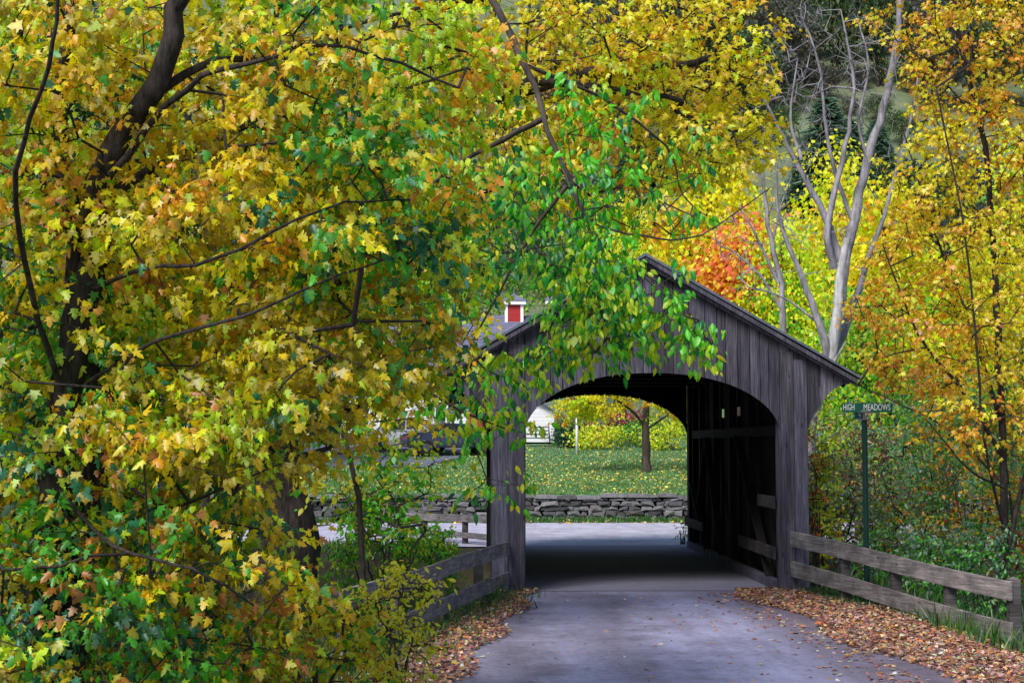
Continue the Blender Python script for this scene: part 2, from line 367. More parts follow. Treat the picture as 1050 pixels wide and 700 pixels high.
def tree(name, label, cat, limbs, vols, leaf, size, per, spread, pal, bark='bark', group=None, mat='leaf', leafname='foliage',
         attach=.3, seg=.5, rtip=.006, twigs=4, flat=.5, pts=None, maxd=99, sag=.12, wname='branches', trunk_parts=1, down=.8, gain=1.0, tk=9, minz=None):
    base = limbs[0][0][0]
    root = thing(name, label, cat, base, group)
    node = []; par = []; okk = []; trunk = []
    hand = []
    for (pp, r0, r1) in limbs:
        pp = [np.array(q, float)+(rng.normal(0, max(.012, min(.05, r0*.8)), 3) if 0 < i_ < len(pp)-1 and base[1] < 40 else 0) for i_, q in enumerate(pp)]
        pa = smooth_path(pp); pa[1:-1] += rng.normal(0, min(.02, .12*r0+.003), (len(pa)-2, 3)); rr = np.linspace(0, 1, len(pa)); rr = r0*(1-rr)+r1*rr
        hand.append((pa, rr)); st = attach if len(hand) == 1 else .12
        first = len(node)
        for i, q in enumerate(pa):
            node.append(q); par.append(first+i-1 if i else -1); okk.append(i/len(pa) >= st)
    for i, (pa, rr) in enumerate(hand):
        ta = tube_arrays(pa, rr, tk if i < trunk_parts else 7)
        if i < trunk_parts: np_mesh('trunk', *ta, M[bark], root, smooth=True)
        else: trunk.append(ta)
    if pts is None: pts = volume_points(vols) if vols else np.zeros((0,3))
    if len(pts) and 5 < base[1] < 19.5: pts = thin_out(pts)
    if minz is not None: pts = pts[pts[:,2] > minz]
    N0 = len(node)
    if len(pts):
        arr = np.zeros((N0+len(pts)*12+10, 3)); arr[:N0] = node
        ok = np.zeros(len(arr), bool); ok[:N0] = okk
        par = par + [0]*(len(arr)-N0); nn = N0
        src = arr[:N0][ok[:N0]]
        dist = np.array([np.min(np.linalg.norm(src-p, axis=1)) for p in pts]); order = np.argsort(dist)
        ends = []
        for oi in order:
            p = pts[oi]; dd = np.linalg.norm(arr[:nn]-p, axis=1) + (arr[:nn,2]-p[2]).clip(0)*.35; dd[~ok[:nn]] = 1e9
            j = int(np.argmin(dd)); d = np.linalg.norm(arr[j]-p)
            if d > maxd: continue
            m = min(10, max(1, int(d/seg))); a = arr[j].copy(); last = j
            for q in range(1, m+1):
                t = q/m; w = a*(1-t)+p*t; w[2] += sag*d*math.sin(PI*t)
                if q < m: w += rng.normal(0, .05*min(d,1.5), 3)
                arr[nn] = w; ok[nn] = True; par[nn] = last; last = nn; nn += 1
            ends.append(last)
        cnt = np.zeros(nn); cnt[ends] = 1
        for i in range(nn-1, N0-1, -1):
            if par[i] >= N0: cnt[par[i]] += cnt[i]
        ii = np.arange(N0, nn); pr = np.array(par[N0:nn])
        rad = rtip*np.maximum(cnt, 1)**.42
        rp = np.where(pr >= N0, rad[np.maximum(pr,0)], rad[ii]*1.1)
        trunk.append(sticks(arr[pr], arr[ii], np.minimum(rp, rad[ii]*1.6), rad[ii]))
        E = arr[ends]; NE = len(E); D = norm(E-arr[np.array(par)[ends]])
        if twigs:
            g = rng.normal(0, 1, (NE, twigs, 3)); g[...,2] *= flat; g += D[:,None,:]*.8
            g = g/np.linalg.norm(g, axis=2, keepdims=True)*spread*rng.uniform(.6,1.3,(NE,twigs,1))
            A = np.repeat(E, twigs, 0); B = A+g.reshape(-1,3); B[:,2] -= .12*spread
            r = np.full(len(A), rtip*.7); trunk.append(sticks(A, B, r, r*.4, 4))
            # leaves hang along the twigs
            w = rng.integers(0, twigs, (NE, per)); t = rng.uniform(.15, 1.08, (NE, per, 1))
            T = np.take_along_axis(g, w[...,None], 1)
            LP = E[:,None,:]+T*t+rng.normal(0, spread*.10, (NE,per,3)); LP[...,2] -= .12*spread*t[...,0]
            out = T/spread
        else:
            g = rng.normal(0, 1, (NE, per, 3))*spread*.62; g[...,2] *= flat; LP = E[:,None,:]+g; out = g/spread
        cc = pal(E)                                        # cluster colour sets: function -> (NE, per, 3)
        if callable(cc): cols = cc(per)
        else: cols = np.repeat(cc[:,None,:], per, 1)
        LP = LP.reshape(-1,3); out = out.reshape(-1,3); n = len(LP)
        tip = out*.55+np.array([0,0,-down])+rng.normal(0,.38,(n,3))
        nrm = np.array([-.12,-.62,.55])+rng.normal(0,.55,(n,3))
        leaves(leafname, LP, tip, nrm, size*rng.uniform(.5,1.25,n), cols.reshape(-1,3)*gain*1.28, leaf, M[mat], root)
    if trunk:
        # quads only
        np_mesh(wname, *join(trunk), M[bark], root, smooth=True)
    return root

def palette(cols, weights=None, patch=.8, mixr=.35):
    """cols: sRGB list; weights(E)->(NE,ncol) or list; each cluster leans to one colour"""
    L = np.array([lin(c) for c in cols])
    def f(E):
        W = weights(E) if callable(weights) else np.tile(np.array(weights or [1]*len(L), float), (len(E),1))
        W = W/W.sum(1, keepdims=True)
        nz = np.stack([np.sin(E[:,0]*1.9+1.3*i+E[:,2]*1.1)+np.sin(E[:,1]*1.3-2.1*i+E[:,2]*2.3) for i in range(len(L))], 1)
        W2 = W*np.exp(patch*nz); W2 /= W2.sum(1, keepdims=True); cum = W2.cumsum(1)
        own = (cum > rng.uniform(0,1,(len(E),1))).argmax(1)
        def per(k):
            r = rng.uniform(0,1,(len(E),k)); idx = (cum[:,None,:] > r[...,None]).argmax(2)
            use = rng.uniform(0,1,(len(E),k)) < mixr
            idx = np.where(use, idx, own[:,None])
            return L[idx]*(1+rng.normal(0,.05,(len(E),k,3)))
        return per
    return f
exec_order = []
# ================================================================== THE SETTING
def axis_steps(segs):
    out = [segs[0][0]]
    for a, b, st in segs:
        k = max(1, int(round((b-a)/st))); out += [a+(b-a)*i/k for i in range(1, k+1)]
    return np.array(out)
gx = axis_steps([(-420,-60,24), (-60,-16,3), (-16,16,.4), (16,60,3), (60,420,24)])
gy = axis_steps([(-60,6,4), (6,25,.4), (25,36,.5), (36,48.3,.7), (48.3,48.55,.25), (48.55,90,1.2), (90,140,2.5), (140,440,12)])
def hnoise(x, y, s): return np.sin(x*s+1.3)*np.cos(y*s*.8-.7)+.5*np.sin(x*s*2.3-y*s*1.7+2)
def sstep(a, b, t): t = np.clip((t-a)/(b-a), 0, 1); return t*t*(3-2*t)
def height(x, y):
    x = np.asarray(x, float); y = np.asarray(y, float)
    side = np.maximum(sstep(5.0, 8, x), sstep(-1.0, -4.5, x))        # away from the road
    h = -.03 + side*(.05*hnoise(x, y, 1.1))
    h -= .35*sstep(6.0, 9, x)*sstep(34, 28, y) + .12*sstep(5.2, 7, x)*sstep(24, 18, y)
    h -= .25*sstep(-2, -7, x)*sstep(30, 20, y)
    h -= 1.7*sstep(25.2, 27.2, y)*sstep(33.6, 31.6, y)*(.6+.4*np.ones_like(x))
    lawn = .72+(np.minimum(y, 80)-48.5)*.068
    h = np.where(y > 48.4, lawn+.03*hnoise(x, y, .35), h)
    h = np.where(y > 80, h+np.minimum(y-80, 10)*.05, h)
    h = h+np.clip(y-90, 0, 60)*.36+np.clip(y-150, 0, 300)*.56
    h = h+sstep(95, 160, y)*(2.2*hnoise(x, y, .035)+.6*hnoise(x, y, .15))
    return h
GX, GY = np.meshgrid(gx, gy); nx, ny = len(gx), len(gy)
V = np.stack([GX, GY, height(GX, GY)], -1).reshape(-1, 3)
i = (np.arange(ny-1)[:,None]*nx+np.arange(nx-1)[None]).ravel()
g = np_mesh('ground', V, np.stack([i, i+1, i+nx+1, i+nx], 1), M['ground'], smooth=True); tag(g, kind='structure')

def sheet(name, mat, rows, z=None, sub=6):
    """rows: list of (xl, xr, y); z None = flat on 0"""
    V = []; Fc = []
    for r, (a, b, y) in enumerate(rows):
        for k in range(sub+1):
            x = a+(b-a)*k/sub; V.append((x, y, float(height(x, y))+.05 if z is None else z))
    for r in range(len(rows)-1):
        for k in range(sub):
            q = r*(sub+1)+k; Fc.append((q, q+1, q+sub+2, q+sub+1))
    return tag(np_mesh(name, V, Fc, mat, smooth=True), kind='structure')
def wob(y, s): return .10*math.sin(y*1.7+s)+.06*math.sin(y*4.1+2*s)
sheet('road', M['road'], [(-.75+wob(y,1)*.6+(.55*max(0,(y-15)/9) if y < 24 else .6), 5.15+wob(y,2)*.6+(.3 if y < 16 else 0), y) for y in np.arange(-40, 24.6, .5)], 0.0)
sheet('bridge_roadway', M['deck_shade'], [(.70, 5.0, y) for y in (24.3, 26, 28, 30, 32, 34, 35.2)], .008)
sheet('crossing_road', M['road_far'], [(-60, 60, y) for y in (34.9, 37, 40, 43, 45.4)], .004, 10)
sheet('driveway', M['drive'], [(-30, P(490-(y-60)*1.0, 455, y)[0] + (66-y)*-.35, y) for y in np.arange(59.5, 77, 1.5)], None, 20)
wv = sheet('brook_water', M['water'], [(-60, 60, y) for y in (26.6, 29.4, 32.2)], -1.35, 4)

# ================================================================== COVERED BRIDGE
Y0, Y1 = 24.0, 34.7
APX, APZ = 2.75, 5.46; EXL, EXR, EZ = -.72, 6.17, 3.50
ACX, AHW, ASP, ATOP = 2.87, 2.10, 2.60, 3.58
def roof_z(x): return APZ-(APZ-EZ)*(abs(x-APX)/((APX-EXL) if x < APX else (EXR-APX)))
PL0, PL1, PR0, PR1 = .22, .77, 4.97, 5.42        # outer and inner faces of the portal posts
def under_z(x):
    if PL1 <= x <= PR0:
        t = min(1, abs(x-ACX)/AHW); return ASP+(ATOP-ASP)*(1-t**2.25)**.55
    if x > PR1:
        t = (x-PR1)/(EXR-.06-PR1); return 2.62+(3.40-2.62)*math.sin(min(1,t)*PI/2)**.75 if t > 0 else 2.62
    if x < PL0:
        t = (PL0-x)/(PL0-EXL-.06); return 2.62+(3.40-2.62)*math.sin(min(1,t)*PI/2)**.75
    return 2.6
bridge = thing('covered_bridge', 'dark weathered wooden covered bridge with arched portal over the road', 'covered bridge', (2.87, Y0, 0))
def tone(): 
    t = random.choice((random.uniform(.5,.8), random.uniform(.8,1.2), random.uniform(.9,1.5))); w = random.uniform(-.04, .05); return (t*(1+w), t, t*(1-w*.6))
def siding(yf, sgn):
    mb = MB(); x = EXL+.03
    while x < EXR-.03:
        w = random.choice((.14,.17,.2,.22,.26)); x1 = min(x+w, EXR-.03)
        if EXR-.03-x1 < .08: x1 = EXR-.03
        for cut in (PL0, PL1, PR0, PR1):
            if x < cut < x1-.01 and cut-x > .04: x1 = cut
        a, b = x+.006, x1-.006; n = 4; dy = random.uniform(0, .026); t = tone()
        xs = [a+(b-a)*k/n for k in range(n+1)]
        if a < APX < b: xs.append(APX); xs.sort()
        inpost = PL0-.01 <= a and b <= PL1+.01 or PR0-.01 <= a and b <= PR1+.01
        low = [(q, under_z(q)) for q in xs] if not inpost else [(q, 2.55) for q in xs]
        poly = low + [(q, roof_z(q)-.03) for q in xs[::-1]]
        y = yf+sgn*(.0+dy); y0, y1 = sorted((y, y-sgn*.028))
        if min(pz-lz for (_, lz), (_, pz) in zip(low, poly[len(low):][::-1])) > .02: mb.prism(poly, y0, y1, t)
        # thin batten shadow line: a narrow strip over some of the seams
        x = x1
    return mb
siding(Y0, -1).build('gable_siding', M['wood'], bridge)
siding(Y1, 1).build('gable_siding', M['wood'], bridge)
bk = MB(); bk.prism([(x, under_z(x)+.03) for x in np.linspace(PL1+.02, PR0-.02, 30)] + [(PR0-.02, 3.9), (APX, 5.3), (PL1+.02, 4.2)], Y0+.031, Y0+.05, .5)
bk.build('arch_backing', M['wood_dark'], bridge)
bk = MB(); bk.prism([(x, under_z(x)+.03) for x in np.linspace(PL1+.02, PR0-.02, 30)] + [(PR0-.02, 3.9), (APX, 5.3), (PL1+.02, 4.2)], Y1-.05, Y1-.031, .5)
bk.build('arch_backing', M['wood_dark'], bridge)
for yf, s in ((Y0, -1), (Y1, 1)):
    for a, b in ((PL0, PL1), (PR0, PR1)):
        mb = MB(); n = 2; w = (b-a)/n
        for k in range(n):
            y = yf+s*(.035+.006*k); mb.box((a+k*w+.004, min(y, y-s*.034), 0), (a+(k+1)*w-.004, max(y, y-s*.034), min(roof_z(a+k*w), roof_z(a+(k+1)*w))-.13 if s < 0 else 3.78), tone())
        core0, core1 = sorted((yf-s*.002, yf-s*.34))
        mb.box((a+.02, core0+.002, 0), (b-.02, core1, 3.75), tone())
        # side cladding
        for k in range(2):
            yy0 = core0+.01+k*.165
            mb.box((a-.012, yy0, 0), (a+.016, yy0+.158, 2.9), tone()); mb.box((b-.016, yy0, 0), (b+.012, yy0+.158, 2.9), tone())
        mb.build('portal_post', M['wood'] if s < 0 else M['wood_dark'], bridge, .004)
# roof slabs, each with its rake board and its pale edge
for ex in (EXL, EXR):
    mb = MB(); sgn = 1 if ex > APX else -1; dz = .09
    mb.prism([(APX, APZ+.035), (ex+sgn*.1, EZ-.02), (ex+sgn*.1, EZ+.02), (APX, APZ+.085)], Y0-.22, Y1+.22)
    mb.build('roof', M['roofing'], bridge)
    for yf, a, b in ((Y0, -.10, -.055), (Y1, .055, .10)):
        mb = MB()
        mb.prism([(APX, APZ+.028), (ex+sgn*.06, EZ-.015), (ex+sgn*.06, EZ-.14), (APX, APZ-.11)], yf+a, yf+b, 1.5)
        mb.prism([(APX, APZ+.024), (ex+sgn*.03, EZ-.02), (ex+sgn*.03, EZ-.09), (APX, APZ-.05)], yf+(-.2 if a < 0 else .105), yf+(-.105 if a < 0 else .2), 1.0)
        mb.build('rake_board', M['wood'], bridge)
    mb = MB()
    for k in range(9):                                # rafters and purlins
        y = Y0+.4+k*(Y1-Y0-.8)/8; mb.beam((APX, y, APZ-.06), (ex, y, EZ-.08), .07, .14, .8)
    for t in np.linspace(.12, .95, 6):
        x = APX+(ex-APX)*t; z = APZ+(EZ-APZ)*t; mb.beam((x, Y0+.05, z+.01), (x, Y1-.05, z+.01), .1, .04, .7)
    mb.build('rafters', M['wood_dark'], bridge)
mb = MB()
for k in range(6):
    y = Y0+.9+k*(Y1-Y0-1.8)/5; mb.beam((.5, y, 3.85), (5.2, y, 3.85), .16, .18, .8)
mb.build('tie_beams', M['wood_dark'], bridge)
def side_wall(x, s, holes):
    mb = MB(); y = Y0+.36
    while y < Y1-.36:
        w = random.choice((.18,.2,.24)); y1 = min(y+w, Y1-.34)
        zt = roof_z(x)-.12; d = random.uniform(0, .01); t = tone(); h = [q for q, hw_ in holes if q-hw_ < (y+y1)/2 < q+hw_]
        if h:
            mb.box((x-.014+d, y+.002, -.3), (x+.014+d, y1-.002, 2.98), t); mb.box((x-.014+d, y+.002, 3.16), (x+.014+d, y1-.002, zt), t)
        else: mb.box((x-.014+d, y-.001, -.3), (x+.014+d, y1+.001, zt), t)
        y = y1
    return mb
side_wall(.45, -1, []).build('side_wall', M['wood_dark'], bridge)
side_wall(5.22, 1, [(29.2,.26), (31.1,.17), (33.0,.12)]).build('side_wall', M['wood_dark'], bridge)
# framing inside: queen posts, braces and the two guard rails on both sides
for x, s in ((.56, 1), (5.10, -1)):
    mb = MB()
    for k, y in enumerate((24.45, 27.2, 29.3, 31.3, 33.2, 34.25)): mb.box((x-.07, y-.08, 0), (x+.07, y+.08, 3.75), random.uniform(.6, 1.0))
    xi = x+s*.09
    mb.beam((xi, 33.95, 0), (xi, 31.9, 2.55), .05, .15, 1.9, (1,0,0)); mb.beam((xi, 30.0, 0), (xi, 31.9, 2.55), .05, .15, 1.5, (1,0,0))
    mb.beam((xi+s*.052, 31.6, 0), (xi+s*.052, 33.9, 1.5), .04, .12, 2.0, (1,0,0))
    mb.beam((xi, 25.0, 0), (xi, 28.2, 2.55), .05, .15, 1.3, (1,0,0))
    mb.box((x-.08, Y0+.4, 2.55), (x+.08, Y1-.4, 2.73), 1.0)
    mb.build('truss', M['wood_dark'], bridge)
    for z in (.62, 1.45) if s < 0 else (.62,):
        for ya, yb in (((Y0+.2, 27.5), (31.9, Y1-.1)) if z < 1 else ((Y0+.2, 25.6),)):
            mb = MB(); mb.box((x+s*.2-.02, ya, z-.1), (x+s*.2+.02, yb, z+.1), 1.0); mb.build('guard_rail', M['deck'], bridge, .004)
    mb = MB(); mb.box((x+s*.12-.07, Y0+.3, 0.0), (x+s*.12+.07, Y1-.2, .16), 1.2); mb.build('kerb_timber', M['wood'], bridge)
mb = MB(); y = Y0+.05
while y < Y1+.1:
    mb.box((.3, y, -.18), (5.38, y+.24, -.02+random.uniform(-.004,.004)+.02), random.uniform(.9,1.5)); y += .248
mb.build('deck', M['deck'], bridge)
mb = MB()
for x in (.7, 2.0, 3.4, 4.9): mb.box((x-.15, Y0+.3, -.55), (x+.15, Y1-.3, -.19))
mb.build('floor_beams', M['wood_dark'], bridge)
def stones(mb, x0, x1, y0, y1, z0, z1, big=.32, ztop=None):
    z = z0
    while z < z1-.02:
        hh = random.uniform(.06, .17); zt = min(z+hh, z1); x = x0+random.uniform(-.2, 0)
        while x < x1:
            w = random.uniform(.12, big*1.9); j = lambda q=.02: random.uniform(-q*1.8, q*1.8); yy = y0+random.uniform(-.05, .05)
            t = random.choice((random.uniform(.03,.09), random.uniform(.07,.16), random.uniform(.13,.22))); c = (t*random.uniform(.93,1.02), t*.96, t*random.uniform(1.0,1.18))
            a = x+.012; b = x+w-.012; lo = z+.008; up = zt-.004; top = random.random() < .4
            v = [(a+j(.03), yy+j(), lo+j(.015)), (b+j(.03), yy+j(), lo+j(.015)), (b+j(.04), y1, lo), (a+j(), y1, lo),
                 (a+j(.04), yy+.02+j(), up+j(.018)), (b+j(.05), yy+.02+j(), up+j(.018)), (b+j(), y1, up), (a+j(), y1, up)]
            m = ((a+b)/2+j(.05), yy-.035+j(), (lo+up)/2+j(.02))
            v.append(m)
            mb.add(v, [(0,3,2,1),(4,5,6,7),(0,1,8),(1,5,8),(5,4,8),(4,0,8),(1,2,6,5),(2,3,7,6),(3,0,4,7)], c)
            x += w
        z = zt
mb = MB(); stones(mb, -.3, 6.0, Y0+.35, Y0+.9, -2.0, -.2); mb.build('abutment', M['stone'], bridge)
mb = MB(); stones(mb, -.3, 6.0, Y1-.9, Y1-.3, -2.0, -.2); mb.build('abutment', M['stone'], bridge)

# ================================================================== STONE WALL
wall = thing('stone_wall', 'low dry laid grey stone wall along the edge of the lawn', 'stone wall', (3, 48.2, 0))
mb = MB(); stones(mb, -16, 22, 47.95, 48.5, -.05, .66); mb.build('stones', M['stone'], wall)
mb = MB(); x = -16
while x < 22:
    w = random.uniform(.5, 1.3); t = random.uniform(.10, .24); z = .66+random.uniform(-.04, .05)
    mb.prism([(x+.01, z), (x+w-.01, z+random.uniform(-.02,.02)), (x+w-.03, z+.07+random.uniform(0,.05)), (x+w*.4, z+.1+random.uniform(0,.03)), (x+.03, z+.07+random.uniform(0,.04))], 47.86+random.uniform(0,.08), 48.55, (t, t*.98, t*1.1)); x += w
mb.build('capstone_course', M['stone'], wall)

# ================================================================== FENCES
def rail_fence(name, label, ends, rails, posts, postlen=.98, side=1):
    r = thing(name, label, 'fence', ends[0])
    a, b = np.array(ends[0], float), np.array(ends[1], float)
    d = (b-a)/np.linalg.norm(b-a)
    nv = np.array((-d[1], d[0], 0.0)); nv /= np.linalg.norm(nv); nv *= side
    for z0, z1, hh in rails:
        mb = MB(); n = 10; w = .045
        pts = [a*(1-t)+b*t+np.array((0,0,z0*(1-t)+z1*t+.012*math.sin(t*7))) for t in np.linspace(0, 1, n)]
        V = []; Fc = []
        for q in pts:
            e = random.uniform(-.006, .006)
            V += [q-nv*w/2+(0,0,-hh/2+e), q+nv*w/2+(0,0,-hh/2+e), q+nv*w/2+(0,0,hh/2+e), q-nv*w/2+(0,0,hh/2+e)]
        for k in range(n-1):
            for j in range(4): Fc.append((k*4+j, (k+1)*4+j, (k+1)*4+(j+1)%4, k*4+(j+1)%4))
        Fc += [(0,1,2,3), ((n-1)*4+3, (n-1)*4+2, (n-1)*4+1, (n-1)*4)]
        mb.add(V, Fc, random.uniform(.85, 1.15)); mb.build('rail', M['rail'], r, .006)
    for t, up in posts:
        c = a*(1-t)+b*t+nv*.10; gz = float(height(c[0], c[1])); mb = MB()
        z1 = c[2]+up; lean = random.uniform(-.02, .02)
        mb.box((c[0]-.075, c[1]-.07, gz-.3), (c[0]+.075, c[1]+.07, z1-.02), .45)
        mb.add([(c[0]-.065, c[1]-.06, z1-.02), (c[0]+.065, c[1]-.06, z1-.02), (c[0]+.065, c[1]+.06, z1-.02), (c[0]-.065, c[1]+.06, z1-.02), (c[0]+lean, c[1], z1+.012)],
               [(0,1,4),(1,2,4),(2,3,4),(3,0,4)], .5)
        mb.build('post', M['rail'], r, .006)
    return r
# right fence: from the bridge post out towards the camera
A = P(811, 551, 23.92); A[2] = 0; B = P(1037, 605, 19.0); B[2] = 0
rail_fence('rail_fence', 'two rail grey timber fence running right from the bridge post past the street sign', (A, B),
           [(.88, .50, .25), (.40, -.03+.0, .25)], [(.26, .88), (.505, .74), (.74, .66), (.985, .68)], side=1)
A = P(521, 561, 23.92); A[2] = 0; B = P(350, 612, 15.6); B[2] = 0
rail_fence('rail_fence', 'two rail grey timber fence on the left of the road half hidden by shrubs', (A, B),
           [(.73, .76, .22), (.24, .26, .22)], [(.2, .78), (.48, .8), (.74, .8), (.97, .85)], side=-1)
A = P(503, 529, 35.1); A[2] = 0; B = P(380, 532, 39.0); B[2] = 0
rail_fence('rail_fence', 'short pale fence beyond the far left corner of the bridge', (A, B),
           [(.62, .58, .18), (.2, .2, .14)], [(.22, .78), (.55, .72), (.95, .72)], side=-1)

# ================================================================== STREET SIGN
SY = 22.6; sb = P(888, 562, SY); zg = float(height(sb[0], SY)); st = P(888, 430, SY)
sign = thing('street_sign', 'green street name sign on a slim green post behind the right fence', 'street sign', (sb[0], SY, zg))
mb = MB(); x = sb[0]
mb.prism([(x-.045, SY-.03), (x-.03, SY-.03), (x-.025, SY-.005), (x+.025, SY-.005), (x+.03, SY-.03), (x+.045, SY-.03), (x+.045, SY-.018), (x+.034, SY-.018), (x+.03, SY+.012), (x-.03, SY+.012), (x-.034, SY-.018), (x-.045, SY-.018)], 0, 1)
mb.V = [(a, c, zg-.3+(st[2]-zg+.3)*b) for a, b, c in mb.V]
mb.build('post', M['green_metal'], sign)
mb = MB(); zt = st[2]
mb.box((x-.02, SY-.02, zt), (x+.02, SY+.02, zt+.13)); mb.box((x-.10, SY-.035, zt-.01), (x+.10, SY-.012, zt+.018)); mb.box((x-.10, SY-.035, zt+.10), (x+.10, SY-.012, zt+.13))
for q in (-.07, .05): mb.cyl((x+q, SY-.045, zt+.06), (x+q, SY-.01, zt+.06), .024, .024)
mb.build('bracket', M['steel'], sign, .003)
mb = MB(); bx0, bx1 = P(863, 418, SY)[0], P(915, 418, SY)[0]; bz0, bz1 = P(888, 422.5, SY)[2], P(888, 413, SY)[2]
hw, hz = (bx1-bx0)/2, (bz1-bz0)/2; cxx, czz = (bx0+bx1)/2, (bz0+bz1)/2
poly = []
for qx, qz, a0 in ((hw-.02, hz-.02, 0), (-hw+.02, hz-.02, 90), (-hw+.02, -hz+.02, 180), (hw-.02, -hz+.02, 270)):
    for k in range(4): a = math.radians(a0+30*k); poly.append((cxx+qx+.02*math.cos(a), czz+qz+.02*math.sin(a)))
mb.prism(poly, SY-.006, SY+.006); blade = mb.build('name_blade', M['sign_green'], sign)
mb = MB()
mb.box((x-.006, SY+.02, zt+.02), (x+.006, SY+.55, zt+.135)); mb.build('cross_blade', M['sign_green'], sign)
def lettering(txt, cx, cz, h, w, y, mat, parent, name='lettering', bold=.0):
    cu = bpy.data.curves.new(name, 'FONT'); cu.body = txt; cu.align_x = 'CENTER'; cu.size = 1; cu.extrude = .002; cu.offset = bold
    o = bpy.data.objects.new('tmp', cu); COL.objects.link(o); bpy.context.view_layer.update()
    me = bpy.data.meshes.new_from_object(o.evaluated_get(bpy.context.evaluated_depsgraph_get()))
    co = np.array([v.co[:] for v in me.vertices]); bpy.data.objects.remove(o)
    lo, hi = co.min(0), co.max(0); n = (co-(lo+hi)/2)/(hi-lo+1e-9)
    V = np.stack([cx+n[:,0]*w, np.full(len(n), y)+n[:,2]*.003, cz+n[:,1]*h], 1)
    return np_mesh(name, V, [tuple(p.vertices) for p in me.polygons], mat, parent)
def px(u): return P(u, 418, SY)[0]
lettering('HIGH', (px(864.5)+px(876))/2, czz+.008, hz*1.35, px(876)-px(864.5), SY-.0085, M['sign_white'], blade)
lettering('MEADOWS', (px(885.5)+px(912.8))/2, czz+.008, hz*1.35, px(912.8)-px(885.5), SY-.0085, M['sign_white'], blade)
lettering('Avenue', px(887.5), bz0+.004+.014, .03, .14, SY-.0105, M['sign_white'], blade, bold=.0)

# ================================================================== HOUSE, SHED, CARS, LAWN THINGS
HY = 80.0
def hz_at(u, v, Y=HY): return P(u, v, Y)
hx0, hx1 = P(285, 455, HY)[0], P(553, 455, HY)[0]; hg = P(400, 458, HY)[2]-.4; he = P(400, 396, HY)[2]; hr = P(400, 327, HY+5)[2]
house = thing('house', 'white clapboard house with slate blue roof seen through leaves left of the bridge', 'house', (hx0, HY, hg))
mb = MB(); z = hg
mb.box((hx0, HY+.03, hg), (hx1, HY+10, he))
while z < he-.1: mb.box((hx0-.02, HY, z), (hx1+.02, HY+.028, z+.17)); z += .18
for xx in (hx0, hx1): mb.prism([(HY+.03, he), (HY+5, hr-.15), (HY+10, he)], xx-.02 if xx == hx0 else xx-.18, xx+.18 if xx == hx0 else xx+.02, 1.0, 'x')
mb.build('wall', M['white'], house)
mb = MB(); e = .5
mb.prism([(HY-e, he-.28), (HY+5, hr), (HY+10+e, he-.28), (HY+10+e, he-.12), (HY+5, hr+.2), (HY-e, he-.12)], hx0-.4, hx1+.4, 1.0, 'x')
# courses of slates
for k in range(26):
    t = k/26; y = HY-e+(5+e)*t; zz = he-.12+(hr+.2-(he-.12))*t
    xq = hx0-.4
    while xq < hx1+.4:
        w = random.uniform(.25,.4); s = random.uniform(.85,1.2); mb.add([(xq+.01, y-.02, zz+.012), (min(xq+w, hx1+.4), y-.02, zz+.012), (min(xq+w, hx1+.4), y+.24, zz+.20), (xq+.01, y+.24, zz+.20)], [(0,1,2,3)], s); xq += w
roof = mb.build('roof', M['slate'], house)
for u in (322, 345, 372, 402, 470, 500, 525):
    p = P(u, 0, HY); xx = p[0]; mb = MB(); mb.box((xx-.55, HY-.06, hg+1.3), (xx+.55, HY-.01, hg+2.9)); w = mb.build('window_frame', M['white'], house)
    mb = MB()
    for a in (-1, 1):
        for b in (0, 1): mb.box((xx+(-.47 if a < 0 else .03), HY-.075, hg+1.38+b*.77), (xx+(-.03 if a < 0 else .47), HY-.062, hg+2.08+b*.77))
    mb.build('pane', M['glass'], w)
# porch with a small white gable
pa, pb = P(430, 0, HY-3)[0], P(462, 0, HY-3)[0]; pz = P(440, 407, HY-3)[2]; pt = P(445, 394, HY-3)[2]
mb = MB(); mb.prism([(pa, pz), (pb, pz), ((pa+pb)/2, pt)], HY-3, HY-.1); mb.box((pa, HY-2.95, pz-.25), (pb, HY-2.8, pz-.003))
for q in (pa+.1, (pa*.5+pb*.5), pb-.2): mb.box((q, HY-2.95, hg), (q+.12, HY-2.83, pz-.25))
mb.build('porch', M['white'], house)
# two cupolas on the ridge
for u, v0, v1, wpx, cat in ((527, 307, 336, 19, 1), (566, 306, 330, 9, 0)):
    c = P(u, v1, HY+5); top = P(u, v0, HY+5)[2]; w = wpx/2*(HY+5)/F; yb = HY+5; mb = MB()
    for sx in (-1, 1):
        for sy in (-1, 1): mb.box((c[0]+sx*w-(.17 if sx > 0 else 0), yb+sy*w-(.17 if sy > 0 else 0), c[2]-1.0), (c[0]+sx*w+(.17 if sx < 0 else 0), yb+sy*w+(.17 if sy < 0 else 0), top-.35))
    mb.box((c[0]-w-.14, yb-w-.14, top-.35), (c[0]+w+.14, yb+w+.14, top-.12)); mb.box((c[0]-w*.9, yb-w*.9, c[2]-1.2), (c[0]+w*.9, yb+w*.9, c[2]-.2))
    cu = mb.build('cupola', M['white'], house)
    mb = MB(); q = w-.05; z = c[2]-.18
    while z < top-.4: mb.box((c[0]-q, yb-q, z), (c[0]+q, yb+q, z+.1)); z += .115
    mb.build('louvre', M['red'] if cat else M['white'], cu)
    mb = MB(); k = w+.2
    mb.add([(c[0]-k, yb-k, top-.118), (c[0]+k, yb-k, top-.118), (c[0]+k, yb+k, top-.118), (c[0]-k, yb+k, top-.118), (c[0], yb, top+.35)], [(0,1,4),(1,2,4),(2,3,4),(3,0,4),(3,2,1,0)])
    mb.cyl((c[0], yb, top+.3), (c[0], yb, top+.9), .04, .01, 6); mb.build('cap', M['slate'], cu)
